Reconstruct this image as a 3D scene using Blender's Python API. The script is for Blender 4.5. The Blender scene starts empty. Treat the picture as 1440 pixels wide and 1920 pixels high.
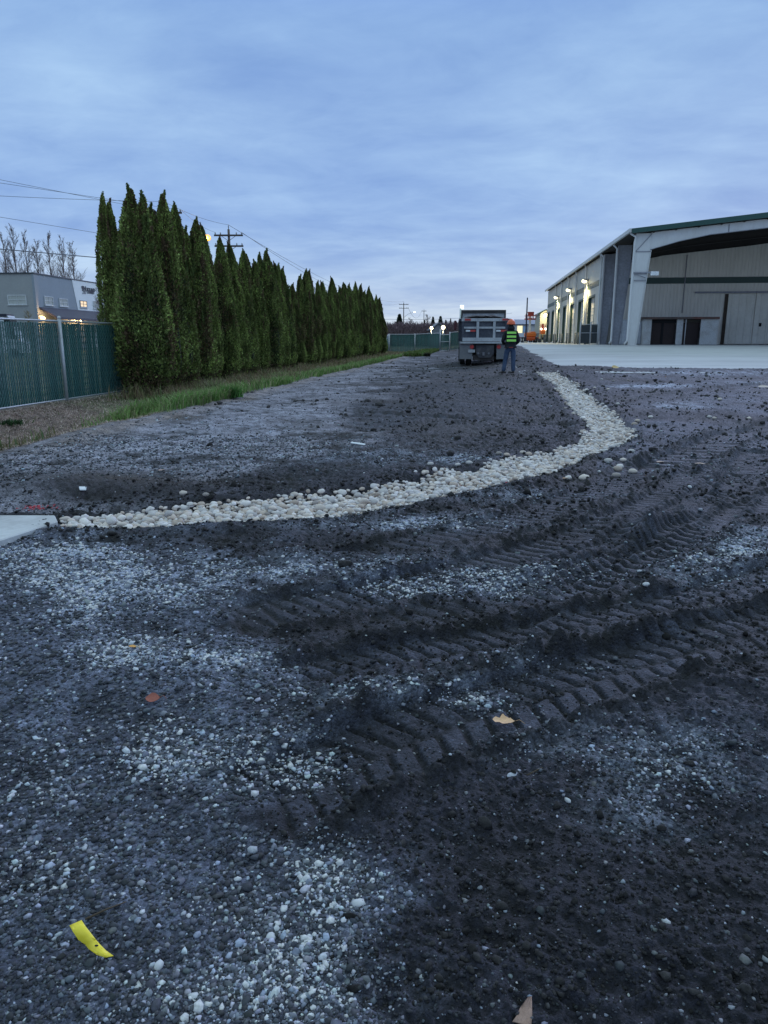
import bpy, math, random
import numpy as np
from mathutils import Vector, Matrix
random.seed(7); rng = np.random.default_rng(7)
R = math.radians
scene = bpy.context.scene
COL = scene.collection
# ------------------------------------------------------------ camera model (photo pixels 1440x1920)
EYE = 1.41; F = 1380.0; PIT = math.atan(324/1380.0)
CP, SP = math.cos(PIT), math.sin(PIT)
T = .1235                       # lateral drift of the yard's long axis per metre of depth
AX = -math.atan(T)              # yard heading
def ray(px, py):
    dx = (px-720)/F; dy = (960-py)/F
    fw = CP + dy*SP
    return dx/fw, (dy*CP-SP)/fw
def at(px, py, Y):
    a, b = ray(px, py); return Vector((a*Y, Y, EYE+b*Y))
def proj(X, Y, Z):
    z = Z-EYE
    f = Y*CP - z*SP; u = Y*SP + z*CP
    f = np.maximum(f, 1e-3)
    return 720+F*X/f, 960-F*u/f
# ------------------------------------------------------------ numpy noise
def _h(ix, iy, s):
    h = (ix.astype(np.int64)*374761393 + iy.astype(np.int64)*668265263 + s*974634777) & 0xffffffff
    h = ((h ^ (h >> 13))*1274126177) & 0xffffffff
    return ((h ^ (h >> 16)) & 0xffff)/65535.0
def vn(x, y, s=0):
    x = np.asarray(x, float); y = np.asarray(y, float)
    ix = np.floor(x); iy = np.floor(y); fx = x-ix; fy = y-iy
    fx = fx*fx*fx*(fx*(fx*6-15)+10); fy = fy*fy*fy*(fy*(fy*6-15)+10)
    a = _h(ix, iy, s); b = _h(ix+1, iy, s); c = _h(ix, iy+1, s); d = _h(ix+1, iy+1, s)
    return (a+(b-a)*fx)+((c+(d-c)*fx)-(a+(b-a)*fx))*fy
def fbm(x, y, s=0, o=4):
    t = 0; a = .5; n = 0
    for k in range(o):
        cx, cy = math.cos(k*1.1), math.sin(k*1.1)
        t = t+a*vn(x*cx-y*cy, x*cy+y*cx, s+k*17); n += a
        a *= .5; x = x*2.03; y = y*2.03
    return t/n
def sstep(a, b, x):
    t = np.clip((x-a)/(b-a), 0, 1); return t*t*(3-2*t)
# ------------------------------------------------------------ terrain base
QN = np.array([-60, -7, -3, 0, 2, 4, 8, 200.])
YN = np.array([-5, 12, 20, 26, 30, 37, 45, 55, 85, 150, 3000.])
ZN = np.array([[0]*8, [0]*8,
 [0, 0, .04, .08, .12, .13, .12, .1], [0, 0, .1, .23, .3, .32, .32, .32], [0, 0, .08, .2, .36, .42, .42, .42],
 [0, 0, .05, .2, .46, .56, .57, .57], [0, 0, .05, .25, .6, .74, .75, .75], [0, 0, .1, .4, .84, .96, .97, .97],
 [.0, .0, .2, .5, .9, .94, .94, .94], [0, 0, .3, .6, .8, .84, .84, .84], [0]*3+[.3]*5])
def TB(X, Y):
    X = np.asarray(X, float); Y = np.asarray(Y, float)
    Q = np.clip(X-T*Y, -59, 199); Yc = np.clip(Y, -4.9, 2999)
    i = np.clip(np.searchsorted(YN, Yc)-1, 0, len(YN)-2); j = np.clip(np.searchsorted(QN, Q)-1, 0, len(QN)-2)
    u = (Yc-YN[i])/(YN[i+1]-YN[i]); v = (Q-QN[j])/(QN[j+1]-QN[j])
    return (ZN[i, j]*(1-u)+ZN[i+1, j]*u)*(1-v)+(ZN[i, j+1]*(1-u)+ZN[i+1, j+1]*u)*v
def G(px, py, n=14):
    Y = 10.
    a, b = ray(px, py)
    for _ in range(n*3):
        Y2 = (float(TB(a*Y, Y))-EYE)/b
        Y = Y*.5+min(max(Y2, .5), 400)*.5
    return a*Y, Y
# tyre tracks: centre line pixels, half width, lug pitch, depth
TR = []
def track(pts, hw, pitch, depth, kind, seed):
    P = np.array([G(*p) for p in pts])
    # smooth resample
    d = np.r_[0, np.cumsum(np.hypot(*np.diff(P, axis=0).T))]
    s = np.linspace(0, d[-1], 90)
    X = np.interp(s, d, P[:, 0]); Yy = np.interp(s, d, P[:, 1])
    k = np.ones(9)/9
    for _ in range(2):
        X = np.r_[X[:4], np.convolve(X, k, 'valid'), X[-4:]]; Yy = np.r_[Yy[:4], np.convolve(Yy, k, 'valid'), Yy[-4:]]
    TR.append((np.c_[X, Yy], hw, pitch, depth, kind, seed))
track([(500, 1285), (580, 1262), (700, 1238), (860, 1212), (1020, 1180), (1180, 1150), (1330, 1118), (1500, 1065), (1640, 1020)], .19, .115, .055, 0, 1)
track([(430, 1530), (560, 1470), (700, 1400), (900, 1330), (1100, 1268), (1260, 1222), (1520, 1150)], .22, .115, .05, 0, 2)
track([(420, 1165), (520, 1140), (680, 1115), (860, 1075), (1020, 1030), (1160, 985), (1260, 930), (1330, 870)], .22, .11, .045, 1, 3)
track([(560, 1050), (760, 1020), (900, 990), (1020, 955), (1130, 915), (1210, 870)], .2, .12, .035, 1, 4)
track([(1060, 1120), (1180, 1065), (1290, 1000), (1360, 930), (1420, 850)], .21, .12, .045, 1, 5)
track([(900, 1165), (1050, 1095), (1180, 1040), (1300, 985), (1500, 920)], .2, .12, .03, 1, 6)
track([(640, 770), (800, 782), (950, 790), (1080, 800)], .25, .3, .04, 1, 7)
track([(1180, 760), (1260, 740), (1340, 728), (1500, 715)], .25, .3, .04, 1, 8)
track([(640, 1180), (800, 1150), (930, 1105), (1060, 1062), (1180, 1010), (1280, 955), (1370, 890)], .17, .11, .03, 1, 11)
track([(1230, 880), (1300, 850), (1380, 815), (1500, 780)], .3, .3, .06, 1, 9)
def tracks(X, Y, lod):
    h = np.zeros_like(X); m = np.zeros_like(X); cpat = np.zeros_like(X); cin = np.zeros_like(X); cbm = np.zeros_like(X)
    for (P, hw, pitch, depth, kind, sd) in TR:
        lo = P.min(0)-.8; hi = P.max(0)+.8
        w = np.where((X > lo[0]) & (X < hi[0]) & (Y > lo[1]) & (Y < hi[1]))[0]
        if len(w) == 0: continue
        x = X[w]; y = Y[w]
        best = np.full(len(w), 1e9); S = np.zeros(len(w)); W = np.zeros(len(w)); acc = 0.
        L = np.hypot(*(P[-1]-P[0]))
        for k in range(len(P)-1):
            a = P[k]; b = P[k+1]; d = b-a; l = np.hypot(*d)
            if l < 1e-6: continue
            d = d/l
            t = (x-a[0])*d[0]+(y-a[1])*d[1]; c = (x-a[0])*-d[1]+(y-a[1])*d[0]
            tc = np.clip(t, 0, l); dist = np.hypot(c, t-tc)
            g = dist < best
            best = np.where(g, dist, best); S = np.where(g, acc+tc, S); W = np.where(g, c, W)
            acc += l
        nz = (fbm(x*3, y*3, 50+sd, 3)-.5)
        ww = best/hw+nz*.22
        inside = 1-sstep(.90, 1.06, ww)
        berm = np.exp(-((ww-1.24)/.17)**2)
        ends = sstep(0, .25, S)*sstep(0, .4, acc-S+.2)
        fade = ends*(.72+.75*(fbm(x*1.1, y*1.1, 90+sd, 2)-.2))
        fade = np.clip(fade, 0, 1.15)
        aw = np.abs(W)/hw
        if kind == 0:
            ph = S/pitch + aw*.75 + np.where(W > 0, .5, 0)
            lug = sstep(.05, .20, np.abs((ph % 1)-.5))
            mid = np.exp(-(aw/.10)**2)
            pat = lug*(1-mid*.7)
        else:
            ph = S/pitch + W/hw*.45
            pat = sstep(.08, .30, np.abs((ph % 1)-.5))
        pat = pat*(.85+.5*nz)
        crumb = sstep(.30, .55, fbm(x*7, y*7, 150+sd, 3))
        pat = pat*(.6+.4*crumb)+(fbm(x*22, y*22, 160+sd, 2)-.5)*.35
        hh = -depth*.9*inside*fade*(1.0-.46*pat) + depth*.95*berm*fade*(-.1+1.7*fbm(x*16, y*16, 70+sd, 3))
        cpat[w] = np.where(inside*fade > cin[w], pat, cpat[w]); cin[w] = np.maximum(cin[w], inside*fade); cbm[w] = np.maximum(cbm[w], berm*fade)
        h[w] += hh; m[w] = np.maximum(m[w], (inside*.9+berm*.6)*np.clip(fade, 0, 1))
    return h, m, cpat, np.clip(cin, 0, 1), np.clip(cbm, 0, 1)
# river rock strip outline (pixels)
SL = [(1005, 699), (1040, 722), (1065, 760), (1100, 795), (1102, 815), (1080, 830), (1030, 850), (960, 862), (930, 870), (850, 885), (770, 905), (650, 922), (550, 935), (430, 945), (300, 952), (180, 960), (110, 980)]
SR = [(1042, 698), (1075, 720), (1110, 745), (1150, 780), (1190, 808), (1182, 826), (1140, 845), (1085, 864), (1040, 885), (960, 905), (870, 925), (780, 945), (700, 957), (600, 972), (500, 979), (350, 986), (230, 991), (112, 992)]
STRIP = np.array([G(*p) for p in SL]+[G(*p) for p in SR[::-1]])
def inpoly(P, x, y):
    c = np.zeros(len(x), bool); n = len(P)
    for i in range(n):
        x1, y1 = P[i]; x2, y2 = P[(i+1) % n]
        k = ((y1 > y) != (y2 > y)) & (x < (x2-x1)*(y-y1)/(y2-y1+1e-12)+x1)
        c ^= k
    return c
def pdist(P, x, y):
    b = np.full(len(x), 1e9); n = len(P)
    for i in range(n):
        a = P[i]; d = P[(i+1) % n]-a; l2 = d@d+1e-12
        t = np.clip(((x-a[0])*d[0]+(y-a[1])*d[1])/l2, 0, 1)
        b = np.minimum(b, np.hypot(x-a[0]-t*d[0], y-a[1]-t*d[1]))
    return b
def strip_sd(X, Y):
    out = np.full(len(X), -9.)
    w = np.where((X > STRIP[:, 0].min()-1) & (X < STRIP[:, 0].max()+1) & (Y > STRIP[:, 1].min()-1) & (Y < STRIP[:, 1].max()+1))[0]
    if len(w):
        d = pdist(STRIP, X[w], Y[w]); out[w] = np.where(inpoly(STRIP, X[w], Y[w]), d, -d)
    return out
def lot_sd(X, Y):
    Q = X-T*Y
    a = Q-3.0; b = Y-(27.4+.4*np.sin(X*.3))
    h = np.maximum(2.5-np.abs(a-b), 0)/2.5
    return np.minimum(a, b)-h*h*.6
def G3(px, py, xy=False):
    X, Y = G(px, py); return X, Y
# mounds & dips: px, py, rx(m), ry(m), height
MD = [(160, 915, .9, .35, .07), (330, 925, .5, .2, .05), (60, 930, .5, .3, .06), (860, 880, .35, .2, -.08), (640, 1020, .35, .12, -.05), (600, 1040, .4, .12, .04),
      (1150, 770, .8, .9, .05), (1170, 745, .7, .5, .05), (1400, 800, .7, .5, -.08), (1200, 985, .35, .3, .08), (1390, 1290, .28, .22, .07), (1290, 1170, .5, .15, .03),
      (870, 1130, .2, .08, .03), (560, 1520, .3, .10, .02), (330, 1180, .35, .12, -.03), (700, 1320, .4, .1, .03), (150, 1770, .35, .1, -.02), (1140, 860, .5, .25, .04), (1100, 690, 1.2, .8, .06)]
def H(X, Y, full=False):
    X = np.atleast_1d(np.asarray(X, float)); Y = np.atleast_1d(np.asarray(Y, float))
    r = np.hypot(X, Y); Q = X-T*Y
    z = TB(X, Y)
    near = 1-sstep(45, 120, r)
    px, py = proj(X, Y, z)
    cx = np.clip(px, -300, 1740); cy = np.clip(py, 560, 2300)
    # soil / gravel masks are authored against the photo, broken up by world-space noise
    n1 = fbm(X*.9, Y*.9, 3, 4)-.5; n2 = fbm(X*3.1, Y*3.1, 5, 4)-.5; n3 = fbm(X*9, Y*9, 8, 3)-.5
    bx = np.interp(cy, [900, 1000, 1080, 1150, 1230, 1360, 1430, 1540, 1600, 1700, 1850, 1920, 2200], [380, 440, 500, 430, 540, 640, 610, 430, 640, 720, 560, 690, 600])
    left = sstep(-45, 45, bx-cx+(n1*260+n2*170+n3*60))*sstep(985, 1030, cy+n2*60)
    def blob(x, y, rx, ry): return np.exp(-(((cx-x)/rx)**2+((cy-y)/ry)**2))
    pale = sum(a*blob(x, y, rx, ry) for x, y, rx, ry, a in [(120, 1050, 170, 45, 1.0), (260, 1095, 200, 35, 1.0), (250, 1230, 130, 30, .9), (160, 1150, 80, 40, .7), (430, 1240, 130, 22, .9), (300, 1410, 90, 50, .8),
        (490, 1420, 160, 45, 1.0), (640, 1640, 110, 60, .7), (560, 1750, 120, 70, .75), (480, 1870, 220, 60, .7), (60, 1640, 90, 60, .3), (90, 1450, 60, 60, .35), (940, 1070, 170, 24, .95), (820, 1100, 180, 20, .9), (860, 975, 160, 14, .6), (1010, 1245, 160, 16, .5),
        (1330, 1060, 120, 35, .75), (1400, 1020, 80, 30, .7), (760, 1300, 190, 27, 1.0), (560, 1060, 150, 22, .8), (860, 858, 60, 8, 1.0), (1050, 1400, 160, 40, .38), (1310, 1430, 160, 50, .5), (1240, 1520, 150, 60, .25),
        (1000, 930, 160, 12, .5), (700, 985, 200, 10, .5), (1270, 760, 60, 9, .8), (1220, 724, 80, 4, 1.2), (1330, 700, 140, 5, .7), (1420, 718, 60, 5, .6), (470, 800, 300, 40, .25), (300, 850, 250, 30, .25), (700, 850, 120, 20, .35)])
    pale = np.clip(pale*(.35+1.6*(fbm(X*5, Y*5, 21, 3)-.18)), 0, 1)
    up = sstep(-20, 20, 950-cy)
    gl = sstep(0, 1, .5+(np.interp(cy, [660, 700, 760, 850, 900, 960], [760, 740, 650, 640, 420, 260])-cx)/120+n1*2.4+n2*1.2)*(cy < 960)
    rgt = (cx > 1120)*(cy < 900)*.45*sstep(.4, .6, fbm(X*.5, Y*.35, 33, 4))
    grav = np.clip(np.maximum.reduce([left*.85, gl*.9*sstep(-.35, .1, n1+n2+.25), pale*1.0, rgt]), 0, 1)
    drk = np.clip(blob(180, 915, 200, 32)+blob(310, 930, 160, 20)+blob(820, 882, 60, 18)+.5*blob(870, 760, 220, 60), 0, 1)
    grav = grav*(1-drk*.95)
    brown = np.clip(blob(230, 905, 170, 20)*.9+blob(350, 785, 30, 5)*2+.35*sstep(.5, .7, fbm(X*.7, Y*.7, 44, 3))*(cy < 850), 0, 1)
    edge = np.exp(-((Q+5.75+n1*.4)/.35)**2)*sstep(8, 12, Y)
    bank = sstep(-6.0, -6.45, Q+n2*.3)
    hs = (n1*.09+n2*.035*(1+.3*(1-grav)))*near
    clod = np.abs(fbm(X*14, Y*14, 61, 3)-.5)
    clod2 = fbm(X*38, Y*38, 67, 2)-.5
    soft = 1-grav*.65
    hs = hs+near*(soft*((.032+.016*sstep(3, 7, r))*(.12-clod)*2+.014*clod2)*(.35+1.3*fbm(X*1.7, Y*1.7, 71, 2)))
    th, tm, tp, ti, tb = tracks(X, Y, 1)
    z = z+hs*(1-.90*ti)*(1-.3*tb)+th
    for (mx, my, rx, ry, hh) in MDW:
        e = np.exp(-(((X-mx)/rx)**2+((Y-my)/ry)**2)); z = z+hh*e*(.7+.6*(n2+.5))
    sd = strip_sd(X, Y)
    z = z+np.where(sd > -.4, -.055*sstep(-.05, .15, sd)+.035*np.exp(-((sd+.15)/.12)**2), 0)
    # ditch between the fence and the yard
    dd = sstep(-6.15, -6.8, Q)*sstep(-9.4, -7.3, Q)*(1-sstep(13, 21, Y)*.75)*sstep(2, 6, Y)
    z = z-dd*.42
    z = z+.10*np.exp(-((Q+5.95)/.3)**2)*sstep(8, 12, Y)*(1-sstep(60, 80, Y))*.5
    lsd = lot_sd(X, Y)
    z = z+np.where(lsd > -2, .05*sstep(-1.6, -.3, lsd)-.16*sstep(-.3, .9, lsd+n1*.9+n2*.6), 0)
    z = np.where(lsd > 1.6, TB(X, Y)-.12, z)
    if not full: return z
    c = np.empty((len(X), 3))
    soil = np.array([.0110, .0112, .0175])*(1+1.8*(n1+n2))[:, None]
    gr = np.array([.084, .094, .132])*(1+1.5*n2+1.4*n3)[:, None]
    gr2 = np.array([.195, .190, .225])*(1+1.5*n2+1.6*n3)[:, None]
    k = (gl > .2)[:, None]
    gr = np.where(k, gr2, gr)
    c = soil*(1-grav[:, None])+gr*grav[:, None]
    pp = np.clip(pale*sstep(-.12, .2, n3+pale*.25-.05), 0, 1)[:, None]
    c = c*(1-pp*.8)+np.array([.36, .40, .50])*pp*.8
    c = c*(1-brown[:, None]*.8)+np.array([.05, .036, .028])*brown[:, None]*.8
    e = np.clip(edge*(.6+n3*1.5), 0, 1)[:, None]*.8
    c = c*(1-e)+np.array([.24, .19, .16])*e
    bn = bank[:, None]
    straw = np.array([.21, .155, .13])*(1+1.2*n2+.8*n3)[:, None]
    grn = np.array([.06, .10, .025])*(1+n3)[:, None]
    g2 = (sstep(15.5, 19, Y+n1*3)*(.35+.65*sstep(-.1, .1, n1+n2)))[:, None]
    c = c*(1-bn)+(straw*(1-g2)+grn*g2)*bn
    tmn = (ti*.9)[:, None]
    tc_ = np.array([.009, .009, .012])*(1-tp[:, None])+np.array([.036, .040, .058])*(.6+.8*(n2+.5))[:, None]*tp[:, None]  # shade and wetness of the grooves baked into colour; compacted lugs lighter
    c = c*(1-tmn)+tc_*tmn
    tbn = (tb*.8*(1-ti))[:, None]; c = c*(1-tbn)+np.array([.013, .013, .016])*tbn  # loose berm darkened too, part of its shade baked into the colour
    far = sstep(88, 120, Y)[:, None]
    c = c*(1-far)+np.array([.09, .10, .05])*far
    return z, np.clip(c, .008, .8), grav, pale, tm
MDW = [(*G(mx, my), rx, ry, hh) for (mx, my, rx, ry, hh) in MD]
def hz(x, y): return float(H(x, y)[0])
def GH(px, py):
    a, b = ray(px, py); X, Y = G(px, py)
    for _ in range(12):
        Y = .5*Y+.5*(hz(a*Y, Y)-EYE)/b
    return Vector((a*Y, Y, hz(a*Y, Y)))
# ------------------------------------------------------------ object helpers
def tag(o, label=None, cat=None, group=None, kind=None):
    if label: o['label'] = label
    if cat: o['category'] = cat
    if group: o['group'] = group
    if kind: o['kind'] = kind
    return o
def empty(name, loc=(0, 0, 0), rz=0., label=None, cat=None, group=None):
    o = bpy.data.objects.new(name, None); COL.objects.link(o)
    o.location = loc; o.rotation_euler = (0, 0, rz); o.empty_display_size = .2
    return tag(o, label, cat, group)
def npmesh(name, V, Fc, mat, parent=None, smooth=False, attr=None, mats=None, midx=None):
    me = bpy.data.meshes.new(name); V = np.asarray(V, np.float32); Fc = np.asarray(Fc, np.int32)
    n, k = Fc.shape
    me.vertices.add(len(V)); me.vertices.foreach_set('co', V.ravel())
    me.loops.add(n*k); me.loops.foreach_set('vertex_index', Fc.ravel())
    me.polygons.add(n); me.polygons.foreach_set('loop_start', np.arange(n, dtype=np.int32)*k)
    me.polygons.foreach_set('loop_total', np.full(n, k, np.int32))
    if smooth: me.polygons.foreach_set('use_smooth', np.ones(n, bool))
    if attr is not None:
        a = me.color_attributes.new('Col', 'FLOAT_COLOR', 'POINT')
        a.data.foreach_set('color', np.c_[attr, np.ones(len(V))].astype(np.float32).ravel())
    me.materials.append(mat); me.update(); me.validate()
    o = bpy.data.objects.new(name, me); COL.objects.link(o); o.parent = parent
    return o
class MB:
    def __init__(s): s.v = []; s.f = []; s.sm = []
    def add(s, vs, fs, sm=False):
        b = len(s.v); s.v += [tuple(v) for v in vs]; s.f += [tuple(i+b for i in f) for f in fs]; s.sm += [sm]*len(fs); return s
    def box(s, c, d, rot=None, bev=0.):
        x, y, z = d[0]/2, d[1]/2, d[2]/2
        if bev > 0:
            b = min(bev, x*.9, y*.9, z*.9); vs = []; fs = []
            idx = {}
            for sx in (-1, 1):
                for sy in (-1, 1):
                    for sz in (-1, 1):
                        for ax in range(3):
                            p = [sx*(x-b), sy*(y-b), sz*(z-b)]; p[ax] = (sx*x, sy*y, sz*z)[ax]
                            idx[(sx, sy, sz, ax)] = len(vs); vs.append(p)
            I = idx
            for sg in (-1, 1):
                q = [I[(sg, -1, -1, 0)], I[(sg, 1, -1, 0)], I[(sg, 1, 1, 0)], I[(sg, -1, 1, 0)]]; fs.append(q if sg > 0 else q[::-1])
                q = [I[(-1, sg, -1, 1)], I[(1, sg, -1, 1)], I[(1, sg, 1, 1)], I[(-1, sg, 1, 1)]]; fs.append(q[::-1] if sg > 0 else q)
                q = [I[(-1, -1, sg, 2)], I[(1, -1, sg, 2)], I[(1, 1, sg, 2)], I[(-1, 1, sg, 2)]]; fs.append(q if sg > 0 else q[::-1])
            for a in (-1, 1):
                for c2 in (-1, 1):
                    q = [I[(a, c2, -1, 0)], I[(a, c2, -1, 1)], I[(a, c2, 1, 1)], I[(a, c2, 1, 0)]]; fs.append(q if a*c2 < 0 else q[::-1])
                    q = [I[(a, -1, c2, 0)], I[(a, 1, c2, 0)], I[(a, 1, c2, 2)], I[(a, -1, c2, 2)]]; fs.append(q if a*c2 > 0 else q[::-1])
                    q = [I[(-1, a, c2, 1)], I[(1, a, c2, 1)], I[(1, a, c2, 2)], I[(-1, a, c2, 2)]]; fs.append(q if a*c2 < 0 else q[::-1])
            for sx in (-1, 1):
                for sy in (-1, 1):
                    for sz in (-1, 1):
                        q = [I[(sx, sy, sz, 0)], I[(sx, sy, sz, 1)], I[(sx, sy, sz, 2)]]; fs.append(q if sx*sy*sz > 0 else q[::-1])
        else:
            vs = [(-x, -y, -z), (x, -y, -z), (x, y, -z), (-x, y, -z), (-x, -y, z), (x, -y, z), (x, y, z), (-x, y, z)]
            fs = [(0, 3, 2, 1), (4, 5, 6, 7), (0, 1, 5, 4), (1, 2, 6, 5), (2, 3, 7, 6), (3, 0, 4, 7)]
        M = rot.to_matrix() if rot is not None and not isinstance(rot, Matrix) else rot
        out = []
        for v in vs:
            v = Vector(v)
            if M is not None: v = M @ v
            out.append(v+Vector(c))
        return s.add(out, fs)
    def b2(s, a, b, bev=0.):
        return s.box([(a[i]+b[i])/2 for i in range(3)], [abs(b[i]-a[i]) for i in range(3)], None, bev)
    def tube(s, pts, r, n=6, cap=True, sm=True):
        pts = [Vector(p) for p in pts]; rs = r if isinstance(r, (list, tuple)) else [r]*len(pts)
        vs = []; fs = []; ref = None
        for i, p in enumerate(pts):
            d = (pts[min(i+1, len(pts)-1)]-pts[max(i-1, 0)])
            if d.length < 1e-9: d = Vector((0, 0, 1))
            d.normalize()
            if ref is None:
                ref = Vector((0, 0, 1)) if abs(d.z) < .9 else Vector((1, 0, 0))
            a = (ref-d*ref.dot(d)); a.normalize(); ref = a; b = d.cross(a)
            for k in range(n):
                t = 2*math.pi*k/n; vs.append(p+(a*math.cos(t)+b*math.sin(t))*rs[i])
        for i in range(len(pts)-1):
            for k in range(n):
                fs.append((i*n+k, i*n+(k+1) % n, (i+1)*n+(k+1) % n, (i+1)*n+k))
        b0 = len(s.v); s.add(vs, fs, sm)
        if cap:
            s.f.append(tuple(b0+k for k in range(n))[::-1]); s.sm.append(False)
            s.f.append(tuple(b0+(len(pts)-1)*n+k for k in range(n))); s.sm.append(False)
        return s
    def prism(s, poly, a, b, plane='xz'):
        # polygon in the plane, extruded along the third axis from a to b
        n = len(poly)
        def mk(p, t): return {'xz': (p[0], t, p[1]), 'yz': (t, p[0], p[1]), 'xy': (p[0], p[1], t)}[plane]
        vs = [mk(p, a) for p in poly]+[mk(p, b) for p in poly]
        fs = [tuple(range(n))[::-1], tuple(range(n, 2*n))]+[(i, (i+1) % n, (i+1) % n+n, i+n) for i in range(n)]
        return s.add(vs, fs)
    def ball(s, c, r, seg=12, rings=8, sc=(1, 1, 1)):
        vs = []; fs = []
        for i in range(rings+1):
            t = math.pi*i/rings
            for k in range(seg):
                a = 2*math.pi*k/seg
                vs.append((c[0]+r*sc[0]*math.sin(t)*math.cos(a), c[1]+r*sc[1]*math.sin(t)*math.sin(a), c[2]+r*sc[2]*math.cos(t)))
        for i in range(rings):
            for k in range(seg):
                fs.append((i*seg+k, (i+1)*seg+k, (i+1)*seg+(k+1) % seg, i*seg+(k+1) % seg))
        return s.add(vs, fs, True)
    def build(s, name, mat, parent=None, rec=True):
        me = bpy.data.meshes.new(name); me.from_pydata([tuple(v) for v in s.v], [], s.f); me.materials.append(mat)
        me.polygons.foreach_set('use_smooth', s.sm)
        if rec:
            import bmesh
            bm = bmesh.new(); bm.from_mesh(me); bmesh.ops.recalc_face_normals(bm, faces=bm.faces); bm.to_mesh(me); bm.free()
        me.update()
        o = bpy.data.objects.new(name, me); COL.objects.link(o); o.parent = parent
        return o
def copy_tree(o, parent=None):
    c = o.copy(); COL.objects.link(c); c.parent = parent
    for ch in list(o.children): copy_tree(ch, c)
    return c
# ------------------------------------------------------------ materials
def nodes(name):
    m = bpy.data.materials.new(name); m.use_nodes = True; nt = m.node_tree
    return m, nt, nt.nodes['Principled BSDF']
def N(nt, t, **kw):
    n = nt.nodes.new(t)
    for k, v in kw.items():
        if k in n.inputs: n.inputs[k].default_value = v
        else: setattr(n, k, v)
    return n
def mix(nt, a, b, f, mode='MIX'):
    n = nt.nodes.new('ShaderNodeMix'); n.data_type = 'RGBA'; n.blend_type = mode
    for s, v in ((0, f), (6, a), (7, b)):
        if isinstance(v, bpy.types.NodeSocket): nt.links.new(v, n.inputs[s])
        else: n.inputs[s].default_value = v if s == 0 else ((*v, 1) if len(v) == 3 else v)
    return n.outputs[2]
def ramp(nt, src, p0, p1, c0=(0, 0, 0, 1), c1=(1, 1, 1, 1)):
    n = nt.nodes.new('ShaderNodeValToRGB'); e = n.color_ramp.elements
    e[0].position = p0; e[1].position = p1; e[0].color = c0; e[1].color = c1
    nt.links.new(src, n.inputs[0]); return n.outputs[0]
def coord(nt, scale=None, kind='Object'):
    tc = nt.nodes.new('ShaderNodeTexCoord'); o = tc.outputs[kind]
    if scale is not None:
        mp = nt.nodes.new('ShaderNodeMapping'); mp.inputs['Scale'].default_value = scale
        nt.links.new(o, mp.inputs['Vector']); o = mp.outputs['Vector']
    return o
def mat(name, col, rough=.7, metal=0., dirt=None, dscale=2., damt=.5, fine=.15, bump=.0, bscale=30., spec=.5, ribs=None, vs=(1, 1, 1)):
    m, nt, p = nodes(name); L = nt.links
    p.inputs['Roughness'].default_value = rough; p.inputs['Metallic'].default_value = metal
    p.inputs['Specular IOR Level'].default_value = spec
    co = coord(nt, vs)
    n1 = N(nt, 'ShaderNodeTexNoise', Scale=dscale, Detail=6., Roughness=.65); L.new(co, n1.inputs['Vector'])
    n2 = N(nt, 'ShaderNodeTexNoise', Scale=dscale*9, Detail=4.); L.new(co, n2.inputs['Vector'])
    c = mix(nt, col, dirt if dirt else tuple(x*.55 for x in col), ramp(nt, n1.outputs['Fac'], .42, .72))
    c = mix(nt, col, c, damt)
    if fine:
        g = ramp(nt, n2.outputs['Fac'], .3, .7, (1-fine,)*3+(1,), (1+fine,)*3+(1,)); c = mix(nt, c, g, 1., 'MULTIPLY')
    L.new(c, p.inputs['Base Color'])
    hsrc = None
    if ribs:
        ax, sc, dep = ribs
        sx = N(nt, 'ShaderNodeSeparateXYZ'); L.new(coord(nt), sx.inputs[0])
        mu = N(nt, 'ShaderNodeMath', operation='MULTIPLY'); mu.inputs[1].default_value = sc; L.new(sx.outputs[ax], mu.inputs[0])
        fr = N(nt, 'ShaderNodeMath', operation='PINGPONG'); fr.inputs[1].default_value = 1.; L.new(mu.outputs[0], fr.inputs[0])
        rr = ramp(nt, fr.outputs[0], .62, .82)
        b = N(nt, 'ShaderNodeBump', Strength=1., Distance=dep); L.new(rr, b.inputs['Height']); L.new(b.outputs[0], p.inputs['Normal']); hsrc = b
    if bump:
        n3 = N(nt, 'ShaderNodeTexNoise', Scale=bscale, Detail=5.); L.new(co, n3.inputs['Vector'])
        b = N(nt, 'ShaderNodeBump', Strength=bump, Distance=.02); L.new(n3.outputs['Fac'], b.inputs['Height'])
        if hsrc: L.new(hsrc.outputs[0], b.inputs['Normal'])
        L.new(b.outputs[0], p.inputs['Normal'])
    return m
def emis(name, col, s):
    m, nt, p = nodes(name); p.inputs['Base Color'].default_value = (*col, 1)
    p.inputs['Emission Color'].default_value = (*col, 1); p.inputs['Emission Strength'].default_value = s
    return m
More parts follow.
